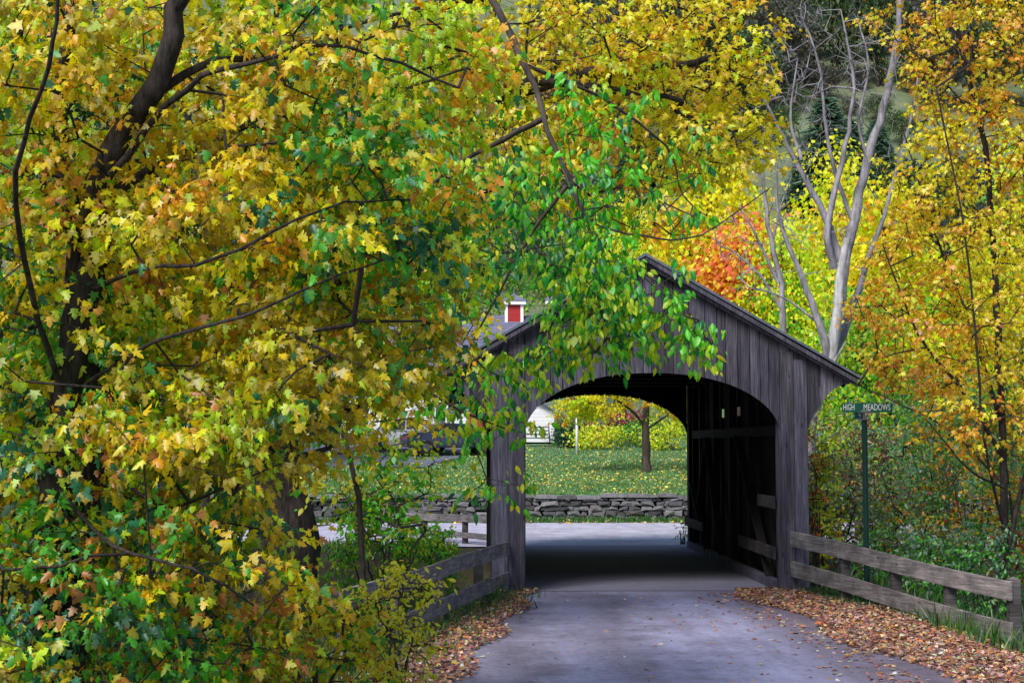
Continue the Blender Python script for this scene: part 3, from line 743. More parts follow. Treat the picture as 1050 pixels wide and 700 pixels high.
# the shed seen through the left of the arch: white gable end, red door
GYY = 74.0; g0, g1 = P(462, 0, GYY)[0], P(567, 0, GYY)[0]; gb = P(560, 447, GYY)[2]-.3; ge = P(560, 421, GYY)[2]; gt = P(520, 392, GYY)[2]
shed = thing('garage', 'small white garage with a red door behind the cars at the left of the arch', 'garage', (g0, GYY, gb))
mb = MB(); mb.box((g0, GYY+.03, gb), (g1, GYY+4.6, ge)); mb.prism([(g0, ge), (g1, ge), ((g0+g1)/2, gt)], GYY+.03, GYY+4.6)
z = gb
while z < ge: mb.box((g0-.02, GYY, z), (g1+.02, GYY+.028, z+.17)); z += .18
mb.build('wall', M['white'], shed)
mb = MB()
for s, ex in ((-1, g0-.3), (1, g1+.3)):
    mx = (g0+g1)/2; sl = (gt-ge)/(g1-mx); mb.prism([(mx, gt+.01), (ex, ge-.3*sl+.01), (ex, ge-.3*sl+.13), (mx, gt+.15)], GYY-.3, GYY+4.9)
mb.build('roof', M['slate'], shed)
mb = MB(); d0, d1 = P(482, 0, GYY)[0], P(498, 0, GYY)[0]
for k in range(5): mb.box((d0+k*(d1-d0)/5+.01, GYY-.06, gb+.1), (d0+(k+1)*(d1-d0)/5-.01, GYY-.02, P(0, 420, GYY)[2]))
mb.build('door', M['red'], shed)
# wooden steps / bench beside it
s0 = P(551, 452, 72); st_ = thing('wooden_steps', 'grey wooden garden steps at the top left of the lawn', 'steps', (s0[0], 72, s0[2]))
mb = MB(); gz = s0[2]
for k in range(4): mb.box((s0[0]-.62+.09*k, 71.5+.22*k, gz+.18*(k+1)-.05), (s0[0]+.62-.03*k, 71.78+.22*k, gz+.18*(k+1)))
mb.build('treads', M['steps'], st_)
for s in (-1, 1):
    mb = MB(); mb.beam((s0[0]+s*.58, 71.5, gz), (s0[0]+s*.58, 72.5, gz+.85), .05, .16); mb.build('stringer', M['steps'], st_)
# flagpole
fp = P(591.5, 462, 68); fz = float(height(fp[0], 68)); fl = thing('lawn_post', 'thin white pole standing alone on the lawn', 'pole', (fp[0], 68, fz))
mb = MB(); mb.cyl((fp[0], 68, fz-.1), (fp[0], 68, P(0, 421, 68)[2]), .065, .055, 10); mb.build('pole', M['white'], fl, smooth=True)
mb = MB(); zz = P(0, 421, 68)[2]; mb.cyl((fp[0], 68, zz), (fp[0], 68, zz+.08), .085, .03, 10); mb.build('finial', M['white'], fl)

def car(label, x, y, z, paint, rz, tall=0, grp=None):
    c = thing('parked_car', label, 'car', (0,0,0), grp)
    L, H, W = 4.4, 1.42+tall, 1.72
    prof = [(-2.18,.42),(-2.2,.72),(-2.1,.86),(-1.35,.96),(-.75,1.36+tall),(.55,1.42+tall),(1.35,1.0),(2.05,.94),(2.2,.8),(2.2,.4),(1.75,.3),(-1.75,.3)]
    mb = MB(); n = len(prof)
    def inset(zz): return .0 if zz < .97 else .16
    V = [(px_, -W/2+inset(pz), pz) for px_, pz in prof]+[(px_, W/2-inset(pz), pz) for px_, pz in prof]
    mb.add(V, [tuple(range(n)), tuple(range(n, 2*n))[::-1]]+[(k, n+k, n+(k+1)%n, (k+1)%n) for k in range(n)])
    body = mb.build('body', paint, c, .05, smooth=False)
    mb = MB()
    for s in (-1, 1):
        yy = s*(W/2-.13); yo = s*(W/2-.09)
        for pl in ([(-1.18,1.0),(-.7,1.3+tall),(-.1,1.34+tall),(-.1,1.0)], [(0,1.0),(0,1.34+tall),(.5,1.34+tall),(1.1,1.02)]):
            mb.prism(pl, min(yy,yo)-.01, max(yy,yo)+.012)
    mb.add([(-1.30,-.62,1.02),(-1.30,.62,1.02),(-.80,.58,1.36+tall),(-.80,-.58,1.36+tall)], [(0,1,2,3)])
    mb.add([(1.34,-.62,1.04),(1.34,.62,1.04),(.64,.58,1.41+tall),(.64,-.58,1.41+tall)], [(3,2,1,0)])
    mb.build('window', M['glass'], c)
    for sx in (-1.35, 1.35):
        for s in (-1, 1):
            mb = MB(); mb.cyl((sx, s*(W/2-.16), .32), (sx, s*(W/2+.02), .32), .32, .32, 18); w = mb.build('wheel', M['tyre'], c)
            mb = MB(); mb.cyl((sx, s*(W/2+.0), .32), (sx, s*(W/2+.035), .32), .19, .17, 12); mb.build('rim', M['steel'], w)
    for s in (-1, 1):
        mb = MB(); mb.box((-2.235, s*.62-.17, .66), (-2.16, s*.62+.17, .8)); mb.build('headlight', M['sign_white'], c)
        mb = MB(); mb.box((2.15, s*.66-.14, .66), (2.225, s*.66+.14, .84)); mb.build('tail_light', M['red'], c)
    for q in (-2.25, 2.18):
        mb = MB(); mb.box((q, -.8, .38), (q+.07, .8, .56)); mb.build('bumper', M['steel'], c, .02)
    c.location = (x, y, z); c.rotation_euler = (0, 0, rz)
    return c
q = P(463, 462, 66); car('dark blue car parked on the driveway beside the left bridge post', q[0], 66, float(height(q[0], 66))+.06, M['car_dark'], PI+.25)
q = P(418, 460, 68); car('silver car parked on the driveway behind the leafy saplings', q[0], 68, float(height(q[0], 68))+.06, M['car_silver'], PI-.15, .1)

# ================================================================== TREES
G = [];
YEL = (252,214,30); GOLD = (240,190,28); LIME = (172,202,30); GRN = (76,156,40); DGRN = (30,84,40); OLV = (164,152,26); ORG = (244,158,34); RUST = (176,120,50); RED = (190,50,40); BGRN = (96,192,34); TEAL = (44,112,74)
def W_maple(E):
    z = E[:,2]; t = np.clip((z-1.0)/4.2, 0, 1)               # gold and orange above, green and olive lower down
    right = np.clip((E[:,0]+2.6)/2.4, 0, 1)
    return np.stack([.26+.56*t**2, .58+.0*t, .6+.25*t, .24*(1-t)+.32, .16*(1-t)+.05, 1.5-.95*t, .04+.42*t**3+.2*right*t, .12*(1-t)+.02, .28*(1-t)+.06], 1)
# 1. the big-leaved maple nearest the camera, its boughs filling the left of the view
T1Y = 9.6
def px_path(pts): return [P(u, v, Y) for (u, v, Y) in pts]
g0_ = P(30, 780, 9.6); g0_[2] = height(g0_[0], 9.6)-.1
tree('maple_tree', 'nearest maple with dark twin stems and large gold and green leaves filling the left', 'tree',
     [([g0_]+px_path([(48,560,9.6),(72,400,9.6),(92,270,9.6),(112,180,9.5),(148,95,9.4),(176,10,9.3),(200,-90,9.2)]), .125, .055),
      ([g0_+(.12,.1,.1)]+px_path([(88,560,9.9),(100,430,9.9),(92,330,9.9),(75,220,9.8),(52,120,9.7),(80,10,9.7),(90,-90,9.7)]), .10, .035),
      (px_path([(70,420,9.6),(35,300,9),(22,180,8.2),(48,70,7.6),(60,-20,7.4)]), .022, .009),
      (px_path([(140,110,9.4),(200,70,9.5),(262,55,9.8),(340,32,10),(430,8,10.4)]), .032, .012),
      (px_path([(112,180,9.5),(190,84,9.3),(262,64,9.0),(350,50,9.0),(470,90,9.2)]), .024, .008),
      (px_path([(110,200,9.5),(190,160,10.5),(250,130,11),(290,90,11.3),(320,40,11.5)]), .036, .014),
      (px_path([(90,300,9.6),(150,275,8.9),(220,262,8.6),(330,215,8.8),(420,205,9.2)]), .016, .006),
      (px_path([(80,400,9.6),(160,352,9),(250,328,8.6),(330,290,8.8),(410,262,9.4)]), .015, .006),
      (px_path([(85,450,9.7),(160,520,9.6),(230,500,9.6),(300,470,10)]), .015, .006),
      (px_path([(60,500,9.6),(120,560,8.8),(200,580,8.4),(260,620,8.6)]), .015, .006)],
     [(60,90,9.9,110,110,1.4,66),(200,90,10.9,140,110,1.7,84),(340,90,10,120,95,1.8,62),(440,70,10.5,80,70,1.4,30),
      (80,290,10.3,120,110,1.7,86),(230,260,10.3,140,110,1.8,96),(360,230,10.2,110,90,1.8,62),(430,240,10.5,60,80,1.2,22),
      (90,470,10.2,130,110,1.6,84),(235,430,9.8,115,90,1.8,62),(340,370,10,90,60,1.4,38),(400,350,10.2,70,45,1.0,22),
      (90,620,9.5,130,100,1.6,90),(220,590,9.8,95,90,1.4,56),(310,400,9.6,40,50,1,12), (0,300,9.5,60,330,1.6,60)],
     MAPLE, .072, 50, .34, palette([YEL, GOLD, LIME, GRN, DGRN, OLV, ORG, RUST, TEAL], W_maple, .75, .42), attach=.35, rtip=.0035, twigs=4, flat=.55, seg=.35, down=.75)

# 2. the stout maple behind it: its yellow crown reaches out over the road
g0_ = P(292, 640, 19); g0_[2] = height(g0_[0], 19)-.15
W_yel = lambda E: np.stack([1.2+0*E[:,0], .45+0*E[:,0], .12+.4*np.clip((1.5-E[:,0])/4+.3,0,1), .18*np.clip((.8-E[:,0])/3,0,1), .10+.10*np.clip(E[:,2]-6,0,1)], 1)
tree('maple_tree', 'stout dark trunked maple whose yellow crown reaches out over the bridge roof', 'tree',
     [([g0_]+px_path([(287,560,19),(276,480,19),(266,400,19),(262,320,19),(280,220,18.8),(312,120,18.6),(340,10,18.5),(360,-120,18.5)]), .46, .16),
      (px_path([(274,360,19),(360,260,18.5),(450,215,18),(530,188,17.8),(600,200,17.8)]), .12, .03),
      (px_path([(285,220,18.9),(400,130,18.5),(500,92,18.3),(600,72,18.2),(700,64,18.5),(770,40,19)]), .15, .03),
      (px_path([(300,180,18.7),(420,150,18),(540,88,17.6),(620,92,17.5),(700,104,17.6)]), .1, .03),
      (px_path([(320,90,18.6),(450,20,18.5),(600,-20,18.5),(740,-40,19)]), .13, .04),
      (px_path([(262,330,19),(210,220,19.5),(180,100,20),(170,-40,20)]), .2, .08),
      (px_path([(262,380,19),(340,350,17.6),(420,330,17),(500,320,16.8)]), .06, .02)],
     [(560,60,18,130,62,1.8,92),(690,60,18.5,110,60,1.8,80),(740,130,18.6,52,60,1.4,48),(640,140,18.2,90,50,1.6,52),
      (520,170,18,110,60,1.6,56),(430,110,18.3,110,90,2,62),(410,250,18,100,75,1.8,54),(300,200,19,120,140,2.5,70),
      (450,330,17.6,90,60,1.4,64),(400,410,17.8,60,34,1,22),(160,120,20,130,160,2.5,66),(660,215,18.2,50,34,1.2,12),(150,330,20,120,110,2.2,50),(310,350,19,70,70,1.6,30),
      (540,-70,18.5,300,60,2.2,90)],
     MAPLE2, .094, 36, .42, palette([YEL, GOLD, LIME, GRN, ORG], W_yel, .7, .4), attach=.5, rtip=.006, twigs=4, flat=.45, seg=.5, down=.55, tk=12)

# 3. the tall thin tree whose green spray hangs before the gable
g0_ = P(214, 640, 15.2); g0_[2] = height(g0_[0], 15.2)-.1
tree('green_leaved_tree', 'slender tree arching over the road with bright green oval leaves before the gable', 'tree',
     [([g0_]+px_path([(209,520,15.2),(208,420,15.2),(222,260,15.1),(255,100,15),(310,-60,14.8),(390,-130,14.4),(455,-90,14),(500,8,13.6),(542,68,13.3),(560,120,13.1),(582,190,12.9),(612,240,12.8),(645,270,12.8)]), .085, .008),
      (px_path([(574,165,13),(600,225,12.9),(660,243,12.9),(720,240,13),(790,192,13.2)]), .014, .005),
      (px_path([(645,270,12.8),(685,300,12.7),(725,345,12.7),(742,366,12.7)]), .014, .005),
      (px_path([(582,190,12.9),(545,240,13.2),(510,300,13.5),(480,360,13.6)]), .02, .006),
      (px_path([(560,120,13.1),(500,150,13.6),(440,190,14),(400,250,14)]), .03, .008),
      (px_path([(542,68,13.3),(620,100,13.8),(680,150,14.2),(700,200,14.4)]), .02, .006),
      (px_path([(612,240,12.8),(600,300,12.6),(620,340,12.6)]), .012, .005),
      (px_path([(222,260,15.1),(300,270,14.6),(380,330,14.3),(440,400,14.2),(520,440,14)]), .05, .006)],
     [(604,335,12.7,42,34,.6,26),(532,366,13.3,42,26,.6,24),(575,345,13,40,26,.5,16),(602,290,12.8,55,52,.8,48),(640,325,12.7,42,34,.5,34),(690,335,12.7,38,24,.4,13),(540,290,13.2,60,55,.9,46),(480,340,13.6,58,60,.9,38),
      (585,200,13,75,40,.9,32),(690,180,14,45,50,.8,16),(500,200,13.8,70,60,1,34),(430,250,14,60,80,1,40),(610,120,13.6,70,35,.8,16),
      (660,280,12.8,40,24,.5,12),(440,130,14,70,60,1,28),(520,440,14,26,18,.3,6),(470,430,14,40,40,.5,14),(720,352,12.7,18,14,.2,5),(510,496,13.9,22,8,.2,5)],
     OVAL, .088, 17, .26, palette([BGRN, (52,150,52), LIME, (38,112,58), YEL], lambda E: np.tile([1.1,.5,.6,.25,.12],(len(E),1)), .5, .5), attach=.62, rtip=.003, twigs=3, flat=.6, seg=.3, down=1.25, bark='bark_mid')

# thin dark stems among the leaves on the left
for k, (u, Y, r, top, lean) in enumerate(((238,16.5,.07,330,-12), (160,18,.09,300,14), (375,17.5,.045,430,-40))):
    g0_ = P(u, 640, Y); g0_[2] = height(g0_[0], Y)-.1
    lab = ['thin dark sapling just left of the stout trunk', 'slim dark sapling deep in the leaves at the left', 'thin leaning sapling between the fence and the driveway'][k]
    tree('sapling', lab, 'sapling', [([g0_]+px_path([(u+lean*.3, 540, Y), (u+lean*.6, 450, Y), (u+lean, top, Y)]), r, r*.4)],
         [(u+lean*.7, 440, Y, 60, 90, .8, 34), (u+lean, 340 if k < 2 else 450, Y, 60, 60, .8, 24)],
         OVAL if k == 2 else MAPLE2, .1, 16, .3, palette([LIME, GRN, BGRN, YEL, OLV]), rtip=.004, twigs=3, group='saplings on the left verge')
# dark wood behind the left bough, so no house or hill shows there
for k, (u, Y, lab) in enumerate(((40,24,'dark green tree behind the near maple at the far left'), (175,27,'dark green tree between the near maple and the stout trunk'), (-60,18,'dark tree at the very left edge'))):
    g0_ = P(u, 600, Y); g0_[2] = height(g0_[0], Y)-.1
    tree('shade_tree', lab, 'tree', [([g0_]+px_path([(u+5, 450, Y), (u-5, 250, Y), (u+10, 60, Y), (u, -120, Y)]), .3, .1)],
         [(u, 480, Y, 120, 110, 2.2, 75), (u, 300, Y, 130, 140, 2.5, 80), (u+10, 80, Y, 120, 140, 2.5, 70), (u, 590, Y-1, 110, 50, 1.6, 40)],
         MAPLE2, .16, 22, .55, palette([GRN, DGRN, LIME, OLV, GOLD], [.8,.9,.35,.5,.3]), group='dark trees behind the near maple', rtip=.008, gain=.7)

# 4. right hand maple, orange and yellow
g0_ = P(1034, 640, 21.5); g0_[2] = height(g0_[0], 21.5)-.1
W_or = lambda E: np.stack([.9+0*E[:,0], .75+0*E[:,0], .04+.1*np.clip(3-E[:,2],0,1), .75+.6*np.clip(6.9-E[:,0],0,1.5), .10+.12*np.clip(6.6-E[:,0],0,1)], 1)
tree('maple_tree', 'orange and yellow maple at the right edge with thin fanning stems', 'tree',
     [([g0_]+px_path([(1032,520,21.5),(1026,400,21.5),(1022,280,21.5),(1004,150,21.5),(985,20,21.5),(975,-100,21.5)]), .065, .03),
      (px_path([(1030,470,21.5),(985,400,21),(940,340,20.8),(905,250,20.8)]), .035, .01),
      (px_path([(1028,440,21.5),(995,330,22),(950,230,22.3),(925,130,22.4)]), .035, .01),
      (px_path([(1032,500,21.5),(970,440,22.5),(915,410,23.6),(880,395,24)]), .02, .008),
      (px_path([(1034,560,21.5),(1010,450,20.5),(1000,340,20.2),(985,220,20),(960,90,20)]), .022, .012),
      (px_path([(1034,560,21.5),(1060,420,21.5),(1058,260,21.5),(1050,60,21.5)]), .04, .02),
      (px_path([(1030,500,21.2),(990,480,20.8),(950,430,20.6)]), .02, .008)],
     [(985,60,21.5,62,80,1.6,84),(1010,170,21.5,62,80,1.6,84),(965,250,21.3,62,60,1.6,58),(1015,310,21.3,60,80,1.6,66),(950,340,21,66,60,1.4,58),
      (1000,420,21,60,50,1.4,40),(905,300,23.5,34,50,1,20),(935,180,21.8,26,50,1,10),(905,360,24.3,30,26,.6,10),(970,0,21.5,90,60,1.8,34),(1065,250,21.5,40,260,1.4,50)],
     MAPLE2, .085, 28, .36, palette([YEL, GOLD, LIME, ORG, RUST], W_or, .8, .45), attach=.35, rtip=.005, twigs=4, flat=.6, seg=.4, down=.6, gain=1.05)

# 5. bare grey trees behind the bridge roof
def bare(label, base, limbs, r, seedn, tips=80, vol=None):
    g0_ = P(*base); g0_[2] = float(height(g0_[0], base[2]))-.2
    L = [([g0_]+px_path(limbs[0]), r, r*.35)]+[(px_path(p), rr, .015) for p, rr in limbs[1:]]
    root = tree('bare_tree', label, 'tree', L, vol, DIA, .05, 1, .3, palette([RUST, (120,100,90)]), bark='bark_grey', group='bare grey trees behind the bridge', rtip=.007, twigs=3, flat=1.4, seg=.35, sag=-.04, attach=.5, wname='branches', tk=10)
    if seedn == 1:
        pp = smooth_path([P(851,372,BY), P(858,320,BY), P(862,275,BY), P(868,245,BY)]); np_mesh('peeled_wood', *tube_arrays(pp+np.array((.0,-.05,0)), np.linspace(.125,.075,len(pp)), 8, .12), M['peeled'], root, smooth=True)
    return root
BY = 31.0
bare('bare grey tree with pale peeled trunk spreading wide above the bridge eave', (838,600,BY),
     [[(832,450,BY),(850,375,BY),(858,320,BY),(862,268,BY),(874,225,BY),(890,165,BY),(905,110,BY),(920,50,BY),(925,-10,BY)],
      ([(862,268,BY),(845,225,BY),(822,165,BY),(800,130,BY),(770,80,BY)], .10),
      ([(855,275,BY),(852,240,BY-.3),(858,180,BY-.4),(872,120,BY-.5),(868,60,BY-.5),(862,10,BY-.5)], .09),
      ([(850,375,BY),(838,330,BY),(820,280,BY),(800,215,BY),(796,160,BY)], .11),
      ([(845,390,BY),(870,330,BY+.4),(890,270,BY+.5),(902,210,BY+.5),(930,130,BY+.5),(945,60,BY+.5)], .10),
      ([(822,165,BY),(812,120,BY+.3),(818,60,BY+.4)], .045),([(874,225,BY),(858,175,BY),(848,120,BY),(835,60,BY),(820,10,BY)], .055),
      ([(890,165,BY),(880,120,BY),(888,70,BY),(880,20,BY)], .04),([(838,330,BY),(815,310,BY),(795,300,BY),(770,295,BY)], .03),
      ([(835,450,BY),(822,420,BY-.4),(842,395,BY-.3),(868,350,BY-.2)], .12)], .17, 1,
     vol=[(850,60,BY,80,70,1.2,110),(800,130,BY,55,60,1,60),(900,90,BY,50,90,1,44),(800,260,BY,50,60,.8,24),(890,230,BY,40,60,.8,20)])
bare('smaller bare grey tree left of the peeled trunk above the bridge roof', (815,600,33.5),
     [[(812,420,33.5),(806,350,33.5),(798,290,33.5),(790,245,33.5),(782,200,33.5),(780,150,33.5)],
      ([(798,290,33.5),(775,245,33.5),(758,210,33.5)], .045), ([(802,320,33.5),(780,285,33.5),(755,262,33.5),(735,250,33.5)], .035),
      ([(792,250,33.5),(800,215,33.5),(812,180,33.5)], .03)], .10, 2,
     vol=[(775,210,33.5,40,50,.8,30),(750,250,33.5,30,30,.6,12)])

# 6. background autumn trees beyond the road
def bg_tree(u, Y, vb, vt, ru, cols, wts, label, n=150, per=40, size=.2, name='maple_tree', group='autumn trees beyond the road', shape=1.0, gain=1.0, spread=.75, vols=None, bark='bark_mid', r=.2, crown0=.2, cat='tree'):
    g0_ = P(u, 480, Y); g0_[2] = float(height(g0_[0], Y))-.2
    vbase = 350-(0)  # unused
    mid = (vb+vt)/2; rv = (vb-vt)/2
    if vols is None:
        vols = [(u, mid+rv*.3, Y, ru, rv*.72, ru*Y/F*.8, int(n*.6)), (u+ru*.1, mid-rv*.35, Y, ru*.68, rv*.7, ru*Y/F*.6, int(n*.4))]
    return tree(name, label, cat, [([g0_, P(u-2, (vb*.7+mid*.3), Y), P(u+3, mid, Y), P(u, vt+rv*.3, Y)], r, r*.25)], vols, DIA, size, per, spread,
                palette(cols, wts, .7, .4), mat='leaf_matte', bark=bark, group=group, twigs=0, seg=.9, rtip=.012, attach=crown0, flat=.75, gain=gain*1.15)
bg_tree(850,52,400,150,62,[YEL,(250,214,60),LIME,ORG],[1,.8,.3,.35],'bright yellow tree behind the bare grey tree',220)
bg_tree(757,43,335,232,34,[ORG,(226,126,70),YEL,(214,104,76)],[1,.8,.5,.6],'orange red tree above the bridge ridge',150)
bg_tree(728,48,330,150,56,[YEL,GOLD,LIME,ORG],[1,.7,.3,.3],'golden tree just above the apex of the bridge',170)
bg_tree(800,42,400,235,46,[LIME,(176,200,50),YEL,GRN],[1,.8,.6,.3],'yellow green tree right of the orange tree',170,size=.15)
bg_tree(905,46,400,190,48,[YEL,GOLD,ORG,LIME],[1,.7,.5,.4],'yellow tree between the bare tree and the right maple',170)
bg_tree(885,37,470,300,52,[LIME,(120,160,50),GRN,(150,160,60)],[1,.8,.7,.5],'pale green willow like tree behind the bridge eave',170,per=42,size=.13,spread=.6)
bg_tree(975,40,470,250,60,[LIME,GRN,YEL,ORG],[.8,.7,.5,.3],'green and gold tree behind the street sign',170,size=.15)
bg_tree(1050,38,470,120,70,[GOLD,YEL,LIME,GRN],[.8,.9,.5,.3],'golden tree at the right edge behind the orange maple',170,size=.15)
bg_tree(640,82,340,200,50,[YEL,LIME,GOLD],[1,.6,.6],'yellow tree behind the left slope of the bridge roof',140)
bg_tree(600,92,330,210,60,[(120,140,70),GRN,LIME],[1,.7,.4],'grey green tree behind the house cupolas',120,size=.26,gain=.8)
bg_tree(480,98,340,170,80,[(110,130,70),GRN,LIME],[1,.7,.4],'green tree behind the left end of the house roof',140,size=.28,gain=.8)
bg_tree(350,96,360,140,90,[(100,120,60),GRN,OLV],[1,.7,.5],'olive green tree behind the house at the left',150,size=.28,gain=.7)
bg_tree(230,60,470,120,120,[DGRN,GRN,OLV],[1,.7,.6],'tall dark tree left of the house',200,size=.25,gain=.6)
bg_tree(80,60,480,120,130,[DGRN,GRN,OLV],[1,.7,.6],'tall dark tree farther left beyond the road',200,size=.25,gain=.6)

# lawn tree seen through the arch
q = P(663, 484, 57.5); gz = float(height(q[0], 57.5)); q[2] = gz-.1
tree('lawn_tree', 'small yellow tree with a straight dark trunk on the lawn through the arch', 'tree',
     [([q]+px_path([(663,455,57.5),(662,430,57.5),(663,405,57.5),(660,370,57.5)]), .19, .09),
      (px_path([(662,436,57.5),(640,415,57),(610,400,57),(585,400,57)]), .06, .02), (px_path([(663,440,57.5),(685,425,57),(700,410,57)]), .05, .02)],
     [(660,392,57.5,90,30,2.2,170),(610,412,57,36,13,1.2,60),(700,418,57,34,14,1.2,40),(590,420,57,24,12,1,34)],
     MAPLE2, .10, 40, .42, palette([YEL,GOLD,LIME,ORG],[1,.45,.9,.12]), attach=.55, twigs=3, seg=.5, rtip=.008, bark='bark_mid', mat='leaf_matte')

# ================================================================== SHRUBS
def shrub(label, u, vbase, Y, ru, rv, cols, wts, n=60, per=22, size=.07, tmpl=DIA, spread=.3, group=None, name='shrub', gain=1.0, rY=None, stems=4, bark='bark_mid', twigs=3, lift=.5, mat='leaf', trop=.55):
    b = P(u, vbase, Y); b[2] = float(height(b[0], Y))-.06; s = Y/F
    top = P(u, vbase-rv*1.5, Y); limbs = []
    for k in range(stems):
        a = 2*PI*k/stems+.7*random.random(); dx = math.cos(a)*ru*.5*s; dy = math.sin(a)*ru*.35*s
        limbs.append(([b+(math.cos(a)*.06, math.sin(a)*.06, 0), b+(dx*.5, dy*.5, rv*s*.7), b+(dx, dy, rv*s*1.3)], .02+.012*random.random(), .008))
    vols = [(u, vbase-rv*.95, Y, ru, rv, rY or ru*s*.8, int(n*.65)), (u+ru*.2, vbase-rv*1.3, Y, ru*.7, rv*.6, ru*s*.6, int(n*.2)), (u-ru*.3, vbase-rv*.5, Y, ru*.8, rv*.5, ru*s*.6, int(n*.15))]
    return tree(name, label, name.replace('_', ' ') if name != 'creeper' else 'creeper', limbs, vols, tmpl, size, per, spread, palette(cols, wts, .6, .5), mat=mat, bark=bark, group=group, twigs=twigs,
                seg=.3, rtip=.004, attach=.2, trunk_parts=0, minz=b[2]+.05, gain=gain, down=trop)
UG = 'shrubs along the brook right of the bridge'
GG = (124,160,118); BG = (92,132,108)
shrub('yellow green creeper climbing beside the right bridge post', 842, 606, 25.3, 17, 78, [(170,180,40),YEL,LIME,(196,120,40)], [1,.5,.7,.2], 80, 20, .06, MAPLE2, .2, None, 'creeper', rY=.3)
shrub('red leaved vine at the corner of the bridge under the eave', 836, 560, 24.9, 11, 62, [ORG,RED,(200,160,40)], [1,.8,.4], 22, 12, .05, MAPLE2, .14, None, 'vine', rY=.2)
shrub('grey green shrub with reddish leaves behind the sign post', 884, 606, 27.5, 42, 98, [GG,BG,(150,70,60),(170,110,110),LIME], [1,.6,.45,.35,.3], 130, 26, .075, OVAL, .36, UG)
shrub('tall green shrub right of the sign post', 938, 610, 26.5, 46, 105, [GG,GRN,(100,150,70),RUST,ORG], [1,.7,.6,.2,.15], 140, 26, .08, OVAL, .36, UG)
shrub('green and rust shrub at the right edge behind the fence', 1000, 620, 25.5, 52, 100, [GG,GRN,ORG,RED,GOLD], [1,.8,.35,.22,.3], 140, 26, .08, OVAL, .36, UG)
shrub('orange leaved shrub at the extreme right', 1050, 600, 24, 44, 130, [ORG,GOLD,GRN,RED,GG], [.7,.6,.7,.2,.8], 110, 24, .08, MAPLE2, .34, UG)
shrub('low bright green shrub just behind the right fence', 905, 596, 24.2, 44, 26, [(80,150,50),GRN,BG,GG], [.7,.7,.7,.9], 46, 20, .075, OVAL, .26, UG)
shrub('low bright green plant between two fence posts', 965, 606, 22.6, 46, 36, [(80,150,50),GRN,BG,GG], [.6,.7,.6,.8], 60, 22, .08, OVAL, .26, UG)
shrub('low dark green plant at the right end of the fence', 1020, 628, 21.2, 40, 44, [GRN,DGRN,BG,GG], [.8,.7,.8,.5], 50, 22, .08, OVAL, .26, UG)
shrub('tall mixed shrub above the brook behind the eave', 862, 600, 30, 50, 100, [LIME,GG,(170,150,60),RUST], [.8,1,.4,.2], 120, 24, .08, OVAL, .4, UG)
shrub('big dark shrub filling the far bank at the right', 960, 600, 33, 110, 120, [BG,GG,DGRN,GOLD], [1,1,.8,.3], 200, 26, .1, DIA, .5, UG, gain=.8, twigs=0)
shrub('broad green and gold shrub on the brook bank beyond the right edge', 1130, 620, 26, 80, 110, [GG,GRN,GOLD,DGRN], [1,.8,.4,.4], 120, 26, .1, DIA, .45, UG, twigs=0)
shrub('dark shrub on the far brook bank at the right edge', 1090, 600, 34, 90, 90, [BG,GG,DGRN,GOLD], [1,1,.8,.3], 120, 26, .1, DIA, .5, UG, gain=.8, twigs=0)
UL = 'shrubs along the left verge'
shrub('yellow orange shrub leaning over the left fence', 402, 700, 13.6, 52, 62, [(254,196,40),ORG,YEL,(246,170,50)], [1,.8,.4,.7], 80, 14, .062, OVAL, .22, UL, twigs=4, gain=1.8)
shrub('low green and gold shrub in front of the left fence', 325, 735, 12.6, 60, 66, [GRN,GOLD,YEL,ORG,LIME], [1,.7,.5,.4,.3], 84, 20, .075, OVAL, .25, UL)
shrub('tangled green shrub under the near maple boughs', 210, 740, 11.8, 90, 80, [GRN,LIME,OLV,RUST,GOLD], [1,.5,.5,.3,.4], 110, 20, .08, MAPLE2, .26, UL)
shrub('dark olive green shrub at the bottom left corner', 60, 740, 11.5, 110, 90, [DGRN,GRN,OLV,GOLD,RUST], [.6,.8,1,.5,.3], 110, 20, .085, MAPLE2, .28, UL)
shrub('bright green shrub behind the left fence near the bridge', 440, 606, 22.2, 30, 34, [BGRN,GRN,LIME], [1,.8,.4], 70, 20, .07, OVAL, .24, UL)
shrub('fresh green bush between the stout trunk and the bridge', 385, 600, 21, 46, 50, [BGRN,LIME,GRN], [1,.7,.5], 80, 20, .075, OVAL, .26, UL)
shrub('tall lime green sapling thicket beside the left bridge corner', 405, 556, 20.3, 54, 60, [LIME,BGRN,YEL,GRN], [1,.8,.4,.4], 76, 15, .085, OVAL, .28, UL)
shrub('dark green fern like plant at the foot of the left bridge post', 498, 640, 22.9, 24, 22, [DGRN,GRN], [1,.6], 40, 18, .06, OVAL, .18, UL)
shrub('small green weed at the far right corner inside the bridge', 700, 561, 35.6, 7, 14, [GRN,LIME], [1,.5], 12, 10, .06, OVAL, .15)
UB = 'shrubs at the back of the lawn'
shrub('red leaved shrub behind the lawn tree', 628, 450, 74, 42, 17, [(150,44,60),(130,40,54),(150,110,50)], [1,.6,.5], 80, 24, .16, DIA, .5, UB, twigs=0)
shrub('dark green clipped bush beside the wooden steps', 582, 456, 71, 15, 12, [DGRN,(26,64,34)], [1,.7], 60, 30, .12, DIA, .35, UB, twigs=0)
shrub('yellow shrub in front of the red one', 612, 458, 70, 26, 12, [YEL,LIME,GRN], [1,.6,.35], 70, 24, .13, DIA, .4, UB, twigs=0)
shrub('yellow and green shrub right of the lawn tree trunk', 690, 460, 70, 30, 18, [YEL,LIME,DGRN], [1,.6,.5], 80, 24, .13, DIA, .4, UB, twigs=0)
shrub('green shrub behind the lawn tree trunk', 655, 458, 72, 34, 14, [GRN,DGRN,LIME], [1,.8,.5], 80, 24, .13, DIA, .4, UB, twigs=0)

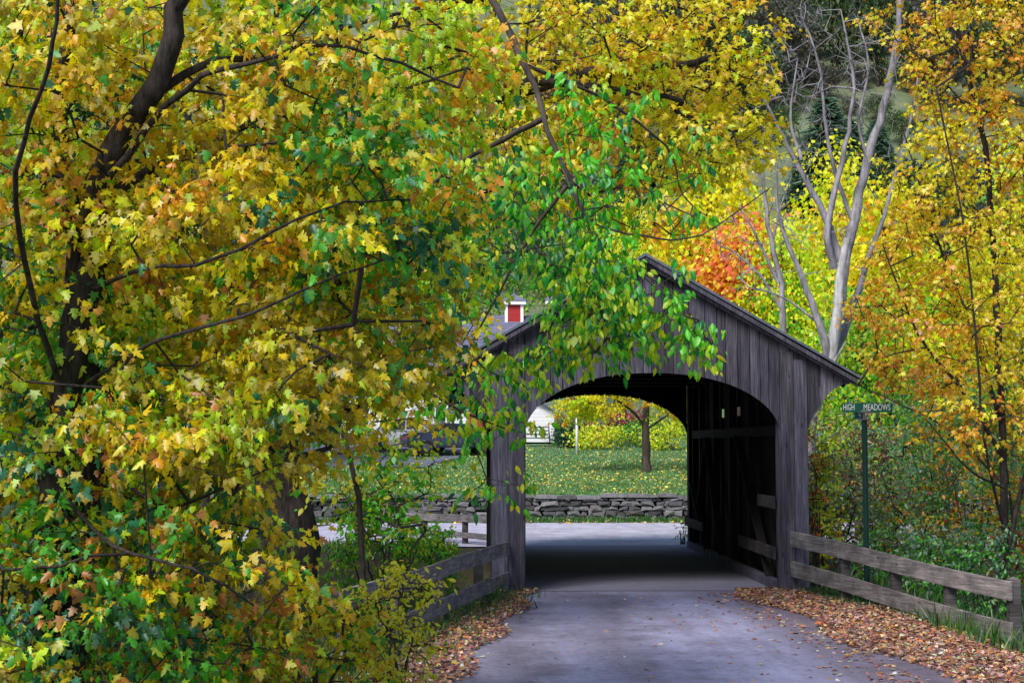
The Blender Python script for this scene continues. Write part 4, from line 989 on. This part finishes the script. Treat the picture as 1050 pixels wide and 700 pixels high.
# ================================================================== HILL TREES
def conifer(root_name, label, group):
    H = 9.0; root = thing(root_name, label, 'tree', (0,0,0), group)
    np_mesh('trunk', *tube_arrays(np.array([(0,0,-.5),(0,0,4),(0,0,H)]), [.2,.12,.02], 7), M['bark_mid'], root)
    n = 5200; t = rng.uniform(0, 1, n)**1.35; z = .6+t*(H-.6); R = (1-t)**.8*2.4+.08; a = rng.uniform(0, 2*PI, n); lay = .5+.5*np.sin(z*5.2+2*np.sin(a*3))
    r = R*(.35+.65*rng.uniform(0,1,n)**.5)*(.62+.38*lay); Pp = np.stack([r*np.cos(a), r*np.sin(a), z-.18*r], 1)
    tip = np.stack([np.cos(a), np.sin(a), -.35+0*a], 1)+rng.normal(0,.3,(n,3)); nrm = np.tile([0,-.4,.8],(n,1))+rng.normal(0,.4,(n,3))
    L = lin((112,142,116))[None]*(.55+.7*rng.uniform(0,1,(n,1)))
    T = (np.array([(-.16,0,0),(.16,0,0),(.1,1,-.1),(-.1,1,-.1)]), np.array([(0,1,2),(0,2,3)]))
    leaves('foliage', Pp, tip, nrm, rng.uniform(.35,.7,n), L, T, M['leaf_matte'], root); return root
def round_tree(label, group, cols, wts):
    root = tree('hillside_tree', label, 'tree', [([np.array((0,0,-.6)), np.array((.1,0,3)), np.array((0,.1,6.5))], .22, .08)], None, DIA, .4, 34, 1.0,
                palette(cols, wts, .6, .4), mat='leaf_matte', bark='bark_mid', group=group, twigs=0, seg=1.1, rtip=.02,
                pts=np.array([(0,0,6)])+norm(rng.normal(0,1,(80,3)))*rng.uniform(.3,1,(80,1))**.5*np.array([3.3,3.3,3.6]), flat=.8)
    return root
def on_hill(u, v):
    ys = np.linspace(92, 400, 1500); zs = np.array([P(u, v, y)[2] for y in (92, 400)]); zl = zs[0]+(zs[1]-zs[0])*(ys-92)/308
    xs = np.array([P(u, v, y)[0] for y in (92, 400)]); xl = xs[0]+(xs[1]-xs[0])*(ys-92)/308
    k = int(np.argmax(height(xl, ys) > zl)); return xl[k], ys[k]
HC = 'conifers on the hillside meadow'; HT = 'leafy trees in the hillside wood'
con = conifer('conifer', 'grey green conifer standing on the meadow hillside', HC)
first = True
for (u, v, s) in ((848,214,1.35),(872,205,1.0),(826,218,.75),(900,178,.7),(690,190,.9),(655,190,1.0),(760,120,.8),(640,215,.7)):
    o = con if first else copy_tree(con); first = False
    px_, Y = on_hill(u, v); o.location = (px_, Y, float(height(px_, Y))-.2); o.scale = (s*1.5, s*1.5, s); o.rotation_euler = (0,0,random.random()*6)
protos = [round_tree('dark leafless brown green tree in the hillside wood', HT, [(84,84,70),(104,98,80),(70,80,76)], [1,.7,.8]),
          round_tree('green tree in the hillside wood', HT, [(70,96,56),(96,116,60),(50,72,50)], [1,.6,.7]),
          round_tree('russet tree in the hillside wood', HT, [(170,120,50),(150,96,50),(110,110,60)], [1,.7,.6])]
used = [False]*3; HLAB = ['dark leafless brown green tree in the hillside wood', 'green tree in the hillside wood', 'russet tree in the hillside wood']
ks = 0
for row, Y in enumerate((186, 197, 210, 226)):
    for u in range(560, 1120, 26):
        uu = u+random.uniform(-10, 10)+row*8; k = random.choice((0,0,0,1,1,2) if 660 < uu < 960 else (0,1,1,2)); p = P(uu, 60, Y+random.uniform(-4, 4))
        if row == 0 and 800 < uu < 935: continue
        o = protos[k] if not used[k] else copy_tree(protos[k]); used[k] = True
        o.location = (p[0], p[1], float(height(p[0], p[1]))-.5); s = random.uniform(.9, 1.4); o.scale = (s, s, s*random.uniform(1,1.3)); o.rotation_euler = (0,0,random.random()*6)
for (u, v) in ((812,118),(842,104),(900,128),(925,150),(880,92),(930,96),(800,150),(770,160),(915,210),(680,140),(660,120),(640,150),(870,120),(905,88),(830,88)):
    px_, Y = on_hill(u, v); o = copy_tree(protos[random.choice((0,1,1))]); o.location = (px_, Y, float(height(px_, Y))-.6); q_ = random.uniform(.28,.55); o.scale = (q_*1.3,q_*1.3,q_)
for (u, Y) in ((560,120),(600,128),(640,118),(540,135),(500,124),(450,130),(390,122),(330,130),(270,120),(200,126),(120,124),(40,128),(-40,122),(960,120),(1000,116),(1050,122),(1095,118),(940,132),(985,140),(700,118)):
    k = random.choice((0,1,1)); p = P(u, 60, Y); o = copy_tree(protos[k]); o.location = (p[0], Y, float(height(p[0], Y))-.5); s = random.uniform(.8, 1.15); o.scale = (s,s,s); o.rotation_euler = (0,0,random.random()*6)

# ================================================================== LITTER, GRASS
def litter(name, label, N, region, size, cols, wts, lift=.02, rough=.45, tmpl=MAPLE2, mat='litter'):
    X, Y_ = region(N); N = len(X); Z = np.array(height(X, Y_))
    Z = np.where((X > -.9) & (X < 5.3) & (Y_ < 25), np.maximum(Z, 0), Z)+.012+rng.uniform(0, lift, N)
    L = np.array([lin(c) for c in cols]); w = np.array(wts, float); idx = rng.choice(len(L), N, p=w/w.sum())
    a = rng.uniform(0, 2*PI, N); tip = np.stack([np.cos(a), np.sin(a), rng.normal(0, rough*.6, N)], 1); nrm = np.stack([rng.normal(0,rough,N), rng.normal(0,rough,N), np.ones(N)], 1)
    o = leaves(name, np.stack([X, Y_, Z], 1), tip, nrm, size*rng.uniform(.6,1.25,N), L[idx]*(1+rng.normal(0,.16,(N,3))).clip(.4,1.6), tmpl, M[mat], None)
    return tag(o, label, 'fallen leaves', None, 'stuff')
def right_pile(N):
    y = rng.uniform(14, 24.3, N); e = 4.75-.05*(y-15)-.05+.35*np.sin(y*1.3)*.5; w = 1.25+2.3*(24.3-y)/10
    x = e+rng.beta(1.15, 1.3, N)*w; return x, y
def left_pile(N):
    y = rng.uniform(12.5, 24.2, N); e = np.where(y < 15, -.35, -.35+(y-15)/9*1.15)+.12*np.sin(y*2.1); w = 1.2+1.6*(24-y)/9
    x = e+.15-rng.beta(1.1, 1.5, N)*w; return x, y
FL = [(190,156,138),(160,122,106),(196,162,96),(138,100,92),(216,190,160),(184,120,84),(116,94,98),(214,204,192),(206,140,80)]
FW = [1,1.2,.4,1.1,.5,.7,1.0,.3,.3]
litter('fallen_leaves', 'drift of tan and rust fallen leaves along the right edge of the road', 22000, right_pile, .066, FL, FW, .06)
litter('fallen_leaves', 'drift of brown fallen leaves along the left edge of the road', 13000, left_pile, .066, FL, FW, .06)
litter('fallen_leaves', 'scattered single fallen leaves lying on the bare road', 170, lambda N: (rng.uniform(-.3, 5.0, N), rng.uniform(13.5, 25, N)), .075, FL, FW, .004, .15)
def right_edge(N):
    y = rng.uniform(14, 24, N); e = 4.6-.05*(y-15); return e-rng.exponential(.28, N), y
litter('fallen_leaves', 'thin scatter of leaves blown from the right drift onto the road', 420, right_edge, .08, FL, FW, .006, .2)
def lawn_xy(N):
    y = 48.6+27*rng.beta(.9, 1.6, N); x = rng.uniform(-11, 17, N)
    d = np.exp(-((x-6.6)**2+(y-57)**2)/40); k = rng.uniform(0,1,N) < .25+.3*(hnoise(x, y, 1.3) > 0)+.2*(hnoise(x+4, y, .5) > 0)+.5*d; return x[k], y[k]
litter('fallen_leaves', 'yellow fallen leaves dotted over the lawn beyond the stone wall', 15000, lawn_xy, .12, [(238,214,90),(226,196,70),(240,226,150),(206,150,60),(170,110,60)], [1,.8,.6,.4,.2], .05, .5, DIA)
litter('fallen_leaves', 'fallen leaves on the grass strip below the stone wall', 1500, lambda N: (rng.uniform(-12, 16, N), rng.uniform(44.9, 47.9, N)), .11, [(220,180,80),(190,120,70),(230,210,140)], [1,.7,.6], .05, .5, DIA)
litter('fallen_leaves', 'fallen leaves scattered along the far edge of the crossing road', 500, lambda N: (rng.uniform(-10, 14, N), 45.4-rng.exponential(.7, N)), .09, [(220,190,110),(190,140,80)], [1,.7], .01, .3, DIA)
def grass(name, label, N, region, hmin, hmax, cols, w=.012):
    X, Y_ = region(N); Z = np.array(height(X, Y_)); L = np.array([lin(c) for c in cols]); idx = rng.integers(0, len(L), N)
    tip = np.stack([rng.normal(0,.35,N), rng.normal(0,.35,N), np.ones(N)], 1); nrm = np.stack([rng.normal(0,1,N), rng.normal(-.5,1,N), rng.normal(0,.2,N)], 1)
    s = rng.uniform(hmin, hmax, N); T = (np.array([(-w,0,0),(w,0,0),(w*.8,.55,-.05),(-w*.8,.55,-.05),(0,1,-.2)])/((hmin+hmax)/2)*np.array([1,(hmin+hmax)/2,(hmin+hmax)/2]), np.array([(0,1,2),(0,2,3),(3,2,4)]))
    o = leaves(name, np.stack([X, Y_, Z-.01], 1), tip, nrm, s, L[idx]*(1+rng.normal(0,.15,(N,1))), T, M['leaf'], None)
    return tag(o, label, 'grass', None, 'stuff')
def along_right(N):
    t = rng.uniform(0, 1.1, N); a = P(811, 551, 23.9); b = P(1037, 605, 19.0); x = a[0]+(b[0]-a[0])*t; y = a[1]+(b[1]-a[1])*t
    return x+rng.normal(.22, .2, N), y+rng.normal(.25, .3, N)
def along_left(N):
    t = rng.uniform(0, 1.15, N); a = P(521, 561, 23.9); b = P(350, 612, 15.6); x = a[0]+(b[0]-a[0])*t; y = a[1]+(b[1]-a[1])*t
    return x+rng.normal(-.2, .35, N), y+rng.normal(0, .5, N)
GC = [(52,110,44),(74,140,50),(40,84,50),(110,150,60),(88,104,70)]
grass('grass', 'tufts of long green grass under the right rail fence', 9000, along_right, .04, .17, GC, .007)
grass('grass', 'tufts of green grass under the left rail fence', 9000, along_left, .05, .24, GC, .007)
grass('grass', 'rough grass on the left verge beyond the trunk', 9000, lambda N: (rng.uniform(-9, -1.6, N), rng.uniform(12, 25, N)), .08, .3, GC, .009)
grass('grass', 'rough grass on the bank right of the fence', 9000, lambda N: (rng.uniform(6.2, 11, N), rng.uniform(18, 26.5, N)), .1, .45, GC, .009)
grass('grass', 'grass strip at the foot of the stone wall', 16000, lambda N: (rng.uniform(-13, 16, N), 45.2+2.8*rng.beta(1.6,1,N)), .06, .2, GC, .014)
GC2 = [(92,150,80),(116,170,92),(80,134,78),(146,184,108)]
grass('grass', 'short mown grass of the lawn', 60000, lambda N: (rng.uniform(-11, 17, N), 48.6+24*rng.beta(.8,1.5,N)), .05, .12, GC2, .02)
grass('grass', 'grass between the crossing road and the brook bank', 6000, lambda N: (rng.uniform(-14, -.5, N), rng.uniform(33.2, 35.2, N)), .08, .3, GC, .012)
# more cover on the brook banks and in gaps
# ================================================================== LIGHT
w = bpy.data.worlds.new('World'); scene.world = w; w.use_nodes = True; t = w.node_tree; t.nodes.clear()
sky = t.nodes.new('ShaderNodeTexSky'); sky.sky_type = 'NISHITA'; sky.sun_disc = False
SE, SR = math.radians(46), math.radians(212)
sky.sun_elevation = SE; sky.sun_rotation = SR; sky.air_density = 1.1; sky.dust_density = .6; sky.ozone_density = 2.2
bgn = t.nodes.new('ShaderNodeBackground'); bgn.inputs[1].default_value = .15; o = t.nodes.new('ShaderNodeOutputWorld')
t.links.new(sky.outputs[0], bgn.inputs[0]); t.links.new(bgn.outputs[0], o.inputs[0])
sl = bpy.data.lights.new('sun', 'SUN'); sl.energy = 4.6; sl.angle = math.radians(25); sl.color = (1, .93, .84)
so = bpy.data.objects.new('sun', sl); COL.objects.link(so)
d = Vector((math.sin(SR)*math.cos(SE), math.cos(SR)*math.cos(SE), math.sin(SE)))     # towards the sun
so.rotation_euler = d.to_track_quat('Z', 'Y').to_euler(); so.location = (0, -10, 30)
scene.view_settings.view_transform = 'Standard'; scene.view_settings.look = 'None'; scene.view_settings.exposure = 0
scene.cycles.max_bounces = 8; scene.cycles.transmission_bounces = 4; scene.cycles.diffuse_bounces = 4
